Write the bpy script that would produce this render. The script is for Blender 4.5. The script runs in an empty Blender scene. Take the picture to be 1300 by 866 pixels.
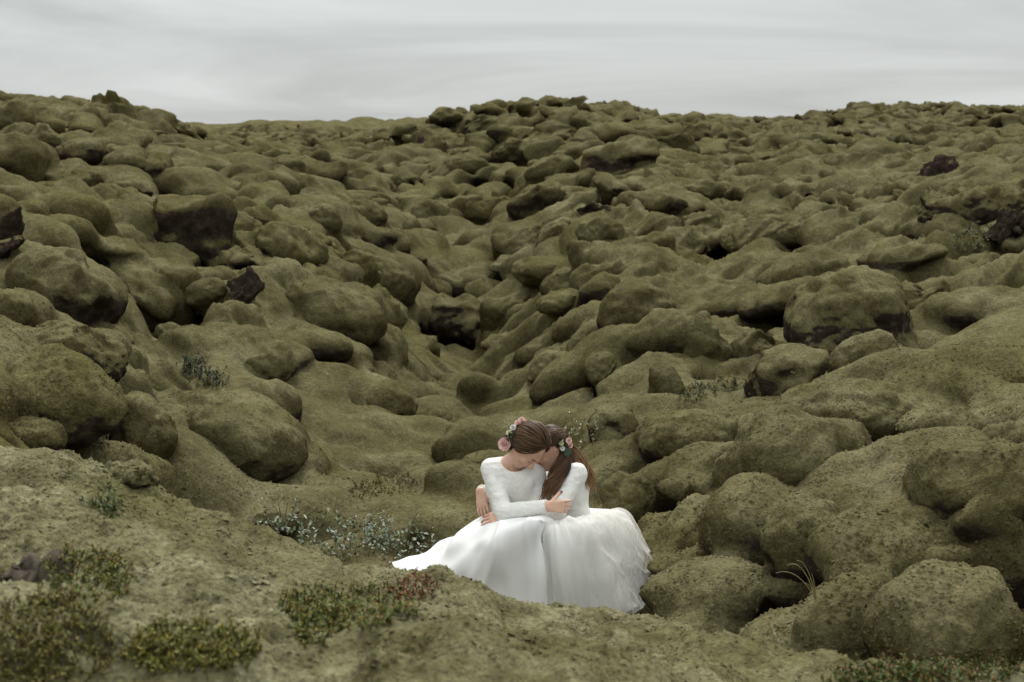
import bpy, bmesh, math, random
import numpy as np
from mathutils import Vector, Matrix

SC = bpy.context.scene
COL = SC.collection
random.seed(7)
RNG = np.random.default_rng(11)

# ------------------------------------------------------------------ camera
CAMZ = 2.6                     # lens height above the hollow where the couple sits
FPX = 1805.0                   # focal length in photo pixels (1300 wide), a 50 mm lens
PITCH = math.atan((433.0 - 157.0) / FPX)
cam_data = bpy.data.cameras.new('camera')
cam_data.sensor_width = 36.0
cam_data.lens = 50.0
cam_data.clip_start = 0.1
cam_data.clip_end = 9000.0
cam_data.dof.use_dof = True
cam_data.dof.focus_distance = 8.0
cam_data.dof.aperture_fstop = 4.5
cam = bpy.data.objects.new('camera', cam_data)
COL.objects.link(cam)
cam.location = (0, 0, CAMZ)
cam.rotation_euler = (math.pi / 2 - PITCH, 0, 0)
SC.camera = cam

# ------------------------------------------------------------------ sky, sun, exposure
SUN_EL, SUN_AZ = math.radians(50), math.radians(5)   # azimuth from +Y, towards +X
world = bpy.data.worlds.new('World')
SC.world = world
world.use_nodes = True
nt = world.node_tree
nt.nodes.clear()
def N(t, kind, **kw):
    n = t.nodes.new(kind)
    for k, v in kw.items():
        setattr(n, k, v)
    return n
def math_node(t, op, a, b=None, c=None):
    n = N(t, 'ShaderNodeMath', operation=op)
    for i, v in enumerate((a, b, c)):
        if v is None:
            continue
        if isinstance(v, (int, float)):
            n.inputs[i].default_value = v
        else:
            t.links.new(v, n.inputs[i])
    return n.outputs[0]
def build_sky():
    t = nt
    L = t.links.new
    sky = N(t, 'ShaderNodeTexSky', sky_type='NISHITA')
    sky.sun_disc = False
    sky.sun_elevation = SUN_EL
    sky.sun_rotation = SUN_AZ
    co = N(t, 'ShaderNodeTexCoord')
    sep = N(t, 'ShaderNodeSeparateXYZ')
    L(co.outputs['Generated'], sep.inputs[0])
    z = math_node(t, 'MAXIMUM', sep.outputs[2], 0.0)
    # a flat cloud deck: the direction cut with a plane high overhead
    den = math_node(t, 'ADD', z, 0.11)
    cx = math_node(t, 'DIVIDE', sep.outputs[0], den)
    cy = math_node(t, 'DIVIDE', sep.outputs[1], den)
    comb = N(t, 'ShaderNodeCombineXYZ')
    L(cx, comb.inputs[0]); L(cy, comb.inputs[1])
    n1 = N(t, 'ShaderNodeTexNoise'); n1.inputs['Scale'].default_value = 0.42
    n1.inputs['Detail'].default_value = 7; n1.inputs['Roughness'].default_value = 0.55
    n1.inputs['Distortion'].default_value = 0.9
    L(comb.outputs[0], n1.inputs['Vector'])
    mr = N(t, 'ShaderNodeMapRange')
    mr.inputs['From Min'].default_value = 0.3; mr.inputs['From Max'].default_value = 0.7
    mr.inputs['To Min'].default_value = 0.80; mr.inputs['To Max'].default_value = 1.16
    L(n1.outputs[0], mr.inputs['Value'])
    # overcast sky (CIE): three times brighter overhead than at the horizon
    grad = math_node(t, 'MULTIPLY_ADD', z, 2.0, 1.0)
    lum = math_node(t, 'MULTIPLY', grad, mr.outputs[0])
    tint = N(t, 'ShaderNodeVectorMath', operation='SCALE')
    tint.inputs[0].default_value = (5.66, 5.88, 5.84)
    L(lum, tint.inputs['Scale'])
    mix = N(t, 'ShaderNodeMix', data_type='RGBA')
    mix.inputs['Factor'].default_value = 0.95
    L(sky.outputs[0], mix.inputs['A']); L(tint.outputs[0], mix.inputs['B'])
    bg = N(t, 'ShaderNodeBackground'); bg.inputs['Strength'].default_value = 0.0505
    out = N(t, 'ShaderNodeOutputWorld')
    L(mix.outputs['Result'], bg.inputs[0]); L(bg.outputs[0], out.inputs[0])
build_sky()
sun_data = bpy.data.lights.new('sun', 'SUN')
sun_data.energy = 1.5
sun_data.angle = math.radians(22)
sun_data.color = (1.0, 0.96, 0.9)
sun = bpy.data.objects.new('sun', sun_data)
COL.objects.link(sun)
sd = Vector((math.sin(SUN_AZ) * math.cos(SUN_EL), math.cos(SUN_AZ) * math.cos(SUN_EL), math.sin(SUN_EL)))
sun.rotation_euler = sd.to_track_quat('Z', 'Y').to_euler()
SC.view_settings.view_transform = 'Standard'
SC.view_settings.look = 'None'
SC.view_settings.exposure = 1.0
SC.view_settings.gamma = 1.0
SC.view_settings.use_curve_mapping = False
SC.render.engine = 'CYCLES'
SC.cycles.max_bounces = 6
SC.cycles.transparent_max_bounces = 12
SC.cycles.use_denoising = True

# ------------------------------------------------------------------ pixel <-> ray
CP, SP = math.cos(PITCH), math.sin(PITCH)
def ray(px, py):
    """(u, w): sideways and vertical run of the line of sight per metre of forward distance."""
    x, y = (np.asarray(px, float) - 650.0), (433.0 - np.asarray(py, float))
    fy = FPX * CP + y * SP
    return x / fy, (y * CP - FPX * SP) / fy
def P(px, py, D):
    u, w = ray(px, py)
    return np.array([float(u) * D, D, CAMZ + float(w) * D])

# ------------------------------------------------------------------ object helpers
def link_mesh(name, me, mat=None, parent=None, smooth=True):
    o = bpy.data.objects.new(name, me)
    COL.objects.link(o)
    if mat is not None and not me.materials:
        me.materials.append(mat)
    if parent is not None:
        o.parent = parent
        o.matrix_parent_inverse = Matrix.Translation(-Vector(parent.location))
    if smooth:
        me.shade_smooth()
    return o
def mesh_from(name, v, f, mat=None, parent=None, smooth=True):
    """v (n,3), f (m,3|4) numpy arrays or a list of faces"""
    me = bpy.data.meshes.new(name)
    v = np.asarray(v, np.float32)
    if isinstance(f, np.ndarray):
        k = f.shape[1]
        me.vertices.add(len(v)); me.vertices.foreach_set('co', v.ravel())
        me.loops.add(f.size); me.loops.foreach_set('vertex_index', f.astype(np.int32).ravel())
        me.polygons.add(len(f))
        me.polygons.foreach_set('loop_start', np.arange(0, f.size, k, dtype=np.int32))
        me.update(calc_edges=True)
    else:
        me.from_pydata([tuple(p) for p in v], [], f)
    me.validate()
    return link_mesh(name, me, mat, parent, smooth)
def add_attr(me, name, vals):
    a = me.attributes.new(name, 'FLOAT', 'POINT')
    a.data.foreach_set('value', np.asarray(vals, np.float32))
def add_color(me, name, cols):
    a = me.attributes.new(name, 'FLOAT_COLOR', 'POINT')
    c = np.ones((len(cols), 4), np.float32); c[:, :3] = cols
    a.data.foreach_set('color', c.ravel())
def tag(o, label=None, cat=None, group=None, kind=None):
    if label: o['label'] = label
    if cat: o['category'] = cat
    if group: o['group'] = group
    if kind: o['kind'] = kind
    return o
def empty(name, loc, label, cat, group=None):
    o = bpy.data.objects.new(name, None)
    COL.objects.link(o)
    o.location = loc
    o.empty_display_size = 0.1
    return tag(o, label, cat, group)

# ------------------------------------------------------------------ noise
_R = RNG.random((64, 64, 64)).astype(np.float32) * 2 - 1
def vnoise(p):
    p = np.asarray(p, np.float32)
    i = np.floor(p).astype(np.int32)
    f = p - i
    f = f * f * f * (f * (f * 6 - 15) + 10)
    x0, y0, z0 = i[:, 0] & 63, i[:, 1] & 63, i[:, 2] & 63
    x1, y1, z1 = (x0 + 1) & 63, (y0 + 1) & 63, (z0 + 1) & 63
    fx, fy, fz = f[:, 0], f[:, 1], f[:, 2]
    a = _R[x0, y0, z0] * (1 - fx) + _R[x1, y0, z0] * fx
    b = _R[x0, y1, z0] * (1 - fx) + _R[x1, y1, z0] * fx
    c = _R[x0, y0, z1] * (1 - fx) + _R[x1, y0, z1] * fx
    d = _R[x0, y1, z1] * (1 - fx) + _R[x1, y1, z1] * fx
    return (a * (1 - fy) + b * fy) * (1 - fz) + (c * (1 - fy) + d * fy) * fz
def fbm(p, octs=4, gain=0.5):
    s, a = 0, 1.0
    p = np.asarray(p, np.float32)
    for k in range(octs):
        s = s + a * vnoise(p + 13.7 * k)
        p = p * 2.03
        a *= gain
    return s

# ------------------------------------------------------------------ signed distances and their surface
def smin(a, b, k):
    h = np.maximum(k - np.abs(a - b), 0) / k
    return np.minimum(a, b) - h * h * k * 0.25
def surface_nets(F, pos):
    """F (nx,ny,nz) negative inside. pos(index coords (n,3)) -> world. Returns verts and quads facing outwards."""
    S = F < 0
    c = np.zeros(tuple(n - 1 for n in F.shape), np.uint8)
    for dx in (0, 1):
        for dy in (0, 1):
            for dz in (0, 1):
                c += S[dx:F.shape[0] - 1 + dx, dy:F.shape[1] - 1 + dy, dz:F.shape[2] - 1 + dz]
    act = (c > 0) & (c < 8)
    I = np.argwhere(act).astype(np.int32)
    vid = np.full(act.shape, -1, np.int32)
    vid[act] = np.arange(len(I), dtype=np.int32)
    del c, act
    corner = {}
    for dx in (0, 1):
        for dy in (0, 1):
            for dz in (0, 1):
                corner[dx, dy, dz] = F[I[:, 0] + dx, I[:, 1] + dy, I[:, 2] + dz]
    acc = np.zeros((len(I), 3), np.float32)
    cnt = np.zeros(len(I), np.float32)
    keys = list(corner)
    for a in keys:
        for ax in range(3):
            if a[ax]:
                continue
            b = list(a); b[ax] = 1; b = tuple(b)
            fa, fb = corner[a], corner[b]
            m = (fa < 0) != (fb < 0)
            t = fa[m] / (fa[m] - fb[m])
            q = np.empty((m.sum(), 3), np.float32); q[:] = a
            q[:, ax] += t
            acc[m] += q
            cnt[m] += 1
    V = pos(I + acc / cnt[:, None])
    quads = []
    for ax in range(3):
        sl0 = [slice(None)] * 3; sl1 = [slice(None)] * 3
        sl0[ax] = slice(0, -1); sl1[ax] = slice(1, None)
        A, B = S[tuple(sl0)], S[tuple(sl1)]
        E = np.argwhere(A != B)
        o1, o2 = (ax + 1) % 3, (ax + 2) % 3
        ok = (E[:, o1] > 0) & (E[:, o2] > 0) & (E[:, o1] < F.shape[o1] - 1) & (E[:, o2] < F.shape[o2] - 1)
        E = E[ok]
        ins = S[E[:, 0], E[:, 1], E[:, 2]]
        q = []
        for d1, d2 in ((-1, -1), (0, -1), (0, 0), (-1, 0)):
            k = E.copy(); k[:, o1] += d1; k[:, o2] += d2
            q.append(vid[k[:, 0], k[:, 1], k[:, 2]])
        q = np.stack(q, 1)
        q[~ins] = q[~ins][:, ::-1]
        quads.append(q)
    Q = np.concatenate(quads)
    Q = Q[(Q >= 0).all(1)]
    return V, Q
def vert_normals(V, Q):
    n = np.cross(V[Q[:, 2]] - V[Q[:, 0]], V[Q[:, 3 if Q.shape[1] > 3 else 2]] - V[Q[:, 1]])
    vn = np.zeros_like(V)
    for k in range(Q.shape[1]):
        for ax in range(3):
            vn[:, ax] += np.bincount(Q[:, k], n[:, ax], len(V))
    l = np.linalg.norm(vn, axis=1, keepdims=True)
    return vn / np.maximum(l, 1e-9)
def ellipsoid_sd(p, c, M, r):
    """p (...,3); rows of M are the axes; r the semi-axes"""
    q = (p - c) @ M.T
    q0 = q / r
    k0 = np.sqrt((q0 * q0).sum(-1))
    q0 = q0 / r
    k1 = np.sqrt((q0 * q0).sum(-1))
    return k0 * (k0 - 1.0) / np.maximum(k1, 1e-6)

# ------------------------------------------------------------------ materials
def principled(name):
    m = bpy.data.materials.new(name)
    m.use_nodes = True
    t = m.node_tree
    b = t.nodes['Principled BSDF']
    return m, t, b
def noise(t, vec, scale, detail=3, rough=0.55, dist=0.0):
    n = N(t, 'ShaderNodeTexNoise')
    n.inputs['Scale'].default_value = scale; n.inputs['Detail'].default_value = detail
    n.inputs['Roughness'].default_value = rough; n.inputs['Distortion'].default_value = dist
    t.links.new(vec, n.inputs['Vector'])
    return n.outputs[0]
def ramp(t, val, stops):
    r = N(t, 'ShaderNodeValToRGB')
    e = r.color_ramp.elements
    while len(e) < len(stops):
        e.new(0.5)
    for k, (p, c) in enumerate(stops):
        e[k].position = p
        e[k].color = (*c, 1) if len(c) == 3 else c
    t.links.new(val, r.inputs[0])
    return r.outputs[0]
def mixc(t, fac, a, b, mode='MIX'):
    n = N(t, 'ShaderNodeMix', data_type='RGBA', blend_type=mode)
    for s, v in ((n.inputs['Factor'], fac), (n.inputs['A'], a), (n.inputs['B'], b)):
        if isinstance(v, (int, float)): s.default_value = v
        elif isinstance(v, tuple): s.default_value = (*v, 1)
        else: t.links.new(v, s)
    return n.outputs['Result']
def moss_material():
    m, t, b = principled('moss')
    L = t.links.new
    geo = N(t, 'ShaderNodeNewGeometry')
    pos = geo.outputs['Position']
    big = noise(t, pos, 0.35, 3, 0.6)
    mid = noise(t, pos, 1.7, 4, 0.6, 0.3)
    fine = noise(t, pos, 55.0, 3, 0.7)
    grain = noise(t, pos, 16.0, 4, 0.65)
    base = ramp(t, mid, [(0.25, (0.062, 0.055, 0.025)), (0.5, (0.104, 0.094, 0.046)), (0.75, (0.170, 0.155, 0.086))])
    yel = ramp(t, big, [(0.50, (0, 0, 0)), (0.70, (1, 1, 1))])
    base = mixc(t, math_node(t, 'MULTIPLY', yel, 0.45), base, (0.094, 0.083, 0.026))
    # dry grey mats
    dry = ramp(t, noise(t, pos, 3.3, 3, 0.6), [(0.55, (0, 0, 0)), (0.75, (1, 1, 1))])
    base = mixc(t, math_node(t, 'MULTIPLY', dry, 0.22), base, (0.185, 0.168, 0.112))
    brown = ramp(t, noise(t, pos, 5.5, 4, 0.7), [(0.60, (0, 0, 0)), (0.74, (1, 1, 1))])
    base = mixc(t, math_node(t, 'MULTIPLY', brown, 0.22), base, (0.060, 0.045, 0.026))
    g = ramp(t, grain, [(0.28, (0.66, 0.64, 0.60)), (0.52, (1.0, 1.0, 1.0)), (0.74, (1.28, 1.27, 1.22))])
    base = mixc(t, 0.85, base, g, 'MULTIPLY')
    f = ramp(t, fine, [(0.28, (0.48, 0.46, 0.42)), (0.5, (0.98, 0.98, 0.98)), (0.72, (1.5, 1.48, 1.42))])
    base = mixc(t, 0.85, base, f, 'MULTIPLY')
    ad = N(t, 'ShaderNodeAttribute'); ad.attribute_name = 'dry'          # sun bleached cushions on the exposed near ridge
    pale = ramp(t, noise(t, pos, 7.0, 4, 0.65), [(0.34, (0.082, 0.076, 0.038)), (0.48, (0.160, 0.151, 0.083)), (0.70, (0.285, 0.272, 0.165))])
    base = mixc(t, math_node(t, 'MULTIPLY', ad.outputs['Fac'], 0.9), base, mixc(t, 0.8, pale, f, 'MULTIPLY'))
    # bare lava where the moss has no hold
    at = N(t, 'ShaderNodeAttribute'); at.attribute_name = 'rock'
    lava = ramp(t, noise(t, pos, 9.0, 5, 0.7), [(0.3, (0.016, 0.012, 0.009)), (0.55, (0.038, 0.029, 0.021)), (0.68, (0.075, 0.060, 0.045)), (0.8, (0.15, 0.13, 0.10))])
    # steep flanks darkened: shade put into the colour, along with thinner brown moss
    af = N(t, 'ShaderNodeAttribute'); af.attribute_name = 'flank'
    thin = math_node(t, 'MULTIPLY', af.outputs['Fac'], ramp(t, grain, [(0.25, (1, 1, 1)), (0.8, (.35, .35, .35))]))  # weight of the painted flank shade and browning
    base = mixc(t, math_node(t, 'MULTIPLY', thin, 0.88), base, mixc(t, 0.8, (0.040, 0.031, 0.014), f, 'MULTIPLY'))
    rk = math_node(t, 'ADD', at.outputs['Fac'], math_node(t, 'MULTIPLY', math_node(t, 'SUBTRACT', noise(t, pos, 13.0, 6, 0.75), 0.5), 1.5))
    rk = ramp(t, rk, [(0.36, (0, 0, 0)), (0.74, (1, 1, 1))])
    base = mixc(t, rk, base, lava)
    # greener, wetter growth where set
    ag = N(t, 'ShaderNodeAttribute'); ag.attribute_name = 'green'
    base = mixc(t, math_node(t, 'MULTIPLY', ag.outputs['Fac'], 0.8), base, mixc(t, 0.8, (0.075, 0.075, 0.012), f, 'MULTIPLY'))
    L(base, b.inputs['Base Color'])
    b.inputs['Roughness'].default_value = 0.95
    b.inputs['Specular IOR Level'].default_value = 0.0
    b.inputs['Sheen Weight'].default_value = 0.0
    b.inputs['Sheen Roughness'].default_value = 0.6
    b.inputs['Sheen Tint'].default_value = (0.8, 0.75, 0.55, 1)
    bp = N(t, 'ShaderNodeBump'); bp.inputs['Strength'].default_value = 0.9; bp.inputs['Distance'].default_value = 0.02
    h = math_node(t, 'ADD', math_node(t, 'MULTIPLY', grain, 0.9), math_node(t, 'MULTIPLY', fine, 0.5))
    h = math_node(t, 'MULTIPLY', h, math_node(t, 'MULTIPLY_ADD', ad.outputs['Fac'], 1.2, 1.0))
    L(h, bp.inputs['Height']); L(bp.outputs[0], b.inputs['Normal'])
    return m
MOSS = moss_material()
# ------------------------------------------------------------------ the lie of the land
# sight lines (photo pixels) with their distance; 'h' rows give a hidden height below the lens instead of a row
SCALE_D = 0.89
CTRL = {
    0:    [(866, 3.6), (730, 4.6), (640, 5.6), (568, 6.6), ('h', 8, -2.15), (520, 9.2), (440, 10.5), (360, 13.5), (250, 20), (180, 30), (138, 41), ('h', 60, -.6), ('h', 140, -3)],
    75:   [(866, 3.6), (730, 4.6), (640, 5.6), (575, 6.7), ('h', 8, -2.35), (540, 9.6), (450, 11.3), (365, 14.5), (250, 22), (175, 33), (133, 43), ('h', 60, -.5), ('h', 140, -3)],
    150:  [(866, 3.6), (740, 4.6), (650, 5.7), (593, 6.7), ('h', 8.2, -2.6), (565, 10.4), (470, 12.6), (380, 15.5), (300, 19), (220, 26), (170, 34), (137, 44), ('h', 60, -.4), ('h', 140, -3)],
    225:  [(866, 3.6), (750, 4.7), (680, 5.6), (632, 6.5), ('h', 8.2, -2.9), (595, 10.9), (500, 13.1), (400, 16.4), (310, 21), (225, 29), (175, 41), (153, 52), ('h', 75, -.9), ('h', 140, -3)],
    300: [(866, 3.7), (760, 4.8), (700, 5.6), (658, 6.4), ('h', 8.2, -3.1), (630, 11.0), (560, 12.3), (470, 14.2), (380, 17), (300, 21.5), (220, 31), (178, 50), (163, 100), ('h', 140, -1.2)],
    430: [(866, 3.7), (770, 4.8), (735, 5.5), (711, 6.0), ('h', 7.4, -3.0), (692, 10.0), (640, 11.6), (560, 13.6), (480, 15.6), (400, 17.8), (330, 22), (260, 31), (200, 47), (166, 92), ('h', 140, -.9)],
    520: [(866, 3.7), (775, 4.8), (752, 5.4), (727, 6.0), ('h', 7.3, -3.0), (705, 9.6), (640, 11.6), (560, 14.2), (490, 17.4), (420, 22.8), (350, 27), (270, 36), (200, 49), (160, 70), ('h', 90, -.8), ('h', 140, -2)],
    570: [(866, 3.7), (782, 4.8), (760, 5.4), (735, 5.9), ('h', 7.2, -3.0), (705, 9.4), (640, 11.6), (560, 14.6), (500, 18.2), (430, 24.5), (395, 27.5), (330, 31), (270, 36.5), (210, 44), (170, 55), (140, 64), ('h', 90, -.5), ('h', 140, -2)],
    650: [(866, 3.7), (795, 4.8), (769, 5.6), ('h', 7.0, -2.96), ('h', 9, -3.05), (600, 12.0), (520, 15.4), (440, 21.5), (395, 25), (330, 28.5), (260, 34.5), (200, 43), (150, 53), (128, 60), ('h', 85, 0), ('h', 140, -2)],
    740: [(866, 3.7), (798, 4.8), (767, 5.6), ('h', 7, -2.93), ('h', 9, -3.0), (600, 11.6), (520, 13.8), (450, 16.0), (400, 18.2), (340, 22), (270, 28.5), (200, 39), (150, 48.5), (128, 55), ('h', 75, 0), ('h', 140, -2)],
    830: [(866, 3.8), (812, 4.7), (780, 5.5), ('h', 6.8, -2.9), ('h', 7.8, -2.85), (700, 8.9), (600, 10.7), (520, 12.6), (450, 14.8), (390, 17.6), (310, 23.5), (240, 32), (180, 45), (143, 57), ('h', 75, -.1), ('h', 140, -2)],
    900:  [(866, 4.0), (826, 4.6), (799, 5.2), ('h', 6.2, -2.85), (760, 7.9), (680, 8.8), (600, 10.2), (520, 12.4), (450, 15.5), (380, 20), (300, 27), (230, 36), (180, 47), (149, 62), ('h', 90, -.3), ('h', 140, -1.5)],
    980:  [(866, 4.0), (842, 4.5), (816, 5.0), ('h', 5.9, -2.6), (785, 7.1), (690, 8.2), (600, 9.6), (510, 12), (440, 15), (370, 19), (290, 26), (220, 36), (172, 52), (152, 80), ('h', 140, -.8)],
    1075: [(866, 4.0), (832, 4.8), ('h', 5.6, -2.45), (795, 6.6), (700, 7.7), (600, 9.2), (500, 11.5), (430, 14.5), (340, 19), (270, 26), (210, 37), (165, 58), (139, 80), ('h', 140, .4)],
    1190: [(866, 4.1), (843, 4.6), ('h', 5.3, -2.2), (810, 6.0), (710, 7.0), (600, 8.5), (500, 10.7), (420, 13.8), (340, 18), (260, 25), (200, 37), (160, 60), (132, 82), ('h', 140, .5)],
    1300: [(866, 4.2), (851, 4.5), ('h', 5.1, -2.1), (820, 5.7), (720, 6.6), (620, 8), (520, 10), (420, 13.2), (330, 18), (250, 24), (190, 38), (152, 66), (138, 86), ('h', 140, .6)],
}
_pts, _val = [], []
for _px, _rows in CTRL.items():
    for _r in _rows:
        if _r[0] == 'h':
            _D = _r[1]; _w = _r[2] / _D
            _u = (_px - 650.0) / FPX * 1.01
        else:
            _D = _r[1]; _u, _w = ray(_px, _r[0])
        _pts.append((float(_u) * 3.0, math.log(_D * SCALE_D))); _val.append(float(_w))
for _u in (-.62, .62):                      # a little beyond the frame on both sides
    for _D, _z in ((2.2, -1.45), (3.6, -1.45), (6, -1.6 if _u < 0 else -1.9), (12, -1.2 if _u < 0 else -1.7), (25, -.6 if _u < 0 else -.9), (45, .5 if _u < 0 else .1), (120, -1.5)):
        _pts.append((_u * 3.0, math.log(_D))); _val.append(_z / _D)
for _px in (0, 300, 650, 1000, 1300):
    _pts.append(((_px - 650) / FPX * 3.0, math.log(2.0))); _val.append(-1.45 / 2.0)
_pts = np.array(_pts); _val = np.array(_val)
def _phi(d2):
    return np.sqrt(d2 + 0.04)
_A = _phi(((_pts[:, None] - _pts[None]) ** 2).sum(-1))
_n = len(_pts)
_big = np.zeros((_n + 3, _n + 3)); _big[:_n, :_n] = _A - np.eye(_n) * 2e-3
_big[:_n, _n] = 1; _big[:_n, _n + 1:] = _pts; _big[_n, :_n] = 1; _big[_n + 1:, :_n] = _pts.T
_cf = np.linalg.solve(_big, np.concatenate([_val, np.zeros(3)]))
def macro_w(u, y):
    """height over the lens per metre of distance"""
    sh = np.broadcast(u, y).shape
    a = np.broadcast_to(np.clip(u, -.66, .66) * 3.0, sh).ravel(); b = np.log(np.broadcast_to(y, sh)).ravel()
    out = np.empty(len(a))
    for s in range(0, len(a), 40000):
        d2 = (a[s:s + 40000, None] - _pts[:, 0]) ** 2 + (b[s:s + 40000, None] - _pts[:, 1]) ** 2
        out[s:s + 40000] = _phi(d2) @ _cf[:_n] + _cf[_n] + _cf[_n + 1] * a[s:s + 40000] + _cf[_n + 2] * b[s:s + 40000]
    return out.reshape(sh)
def macro_z(x, y):
    y = np.maximum(np.asarray(y, float), 1.9)
    return CAMZ + macro_w(np.asarray(x) / y, y) * y
_HD = np.exp(np.linspace(math.log(3.0), math.log(125), 900))
def hit(px, py, dmin=3.0):
    u, w = ray(px, py)
    d = macro_w(np.full(900, float(u)), _HD) - float(w)
    k = np.nonzero((d > 0) & (_HD >= dmin))[0]
    return float(_HD[k[0]]) if len(k) else None

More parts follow.
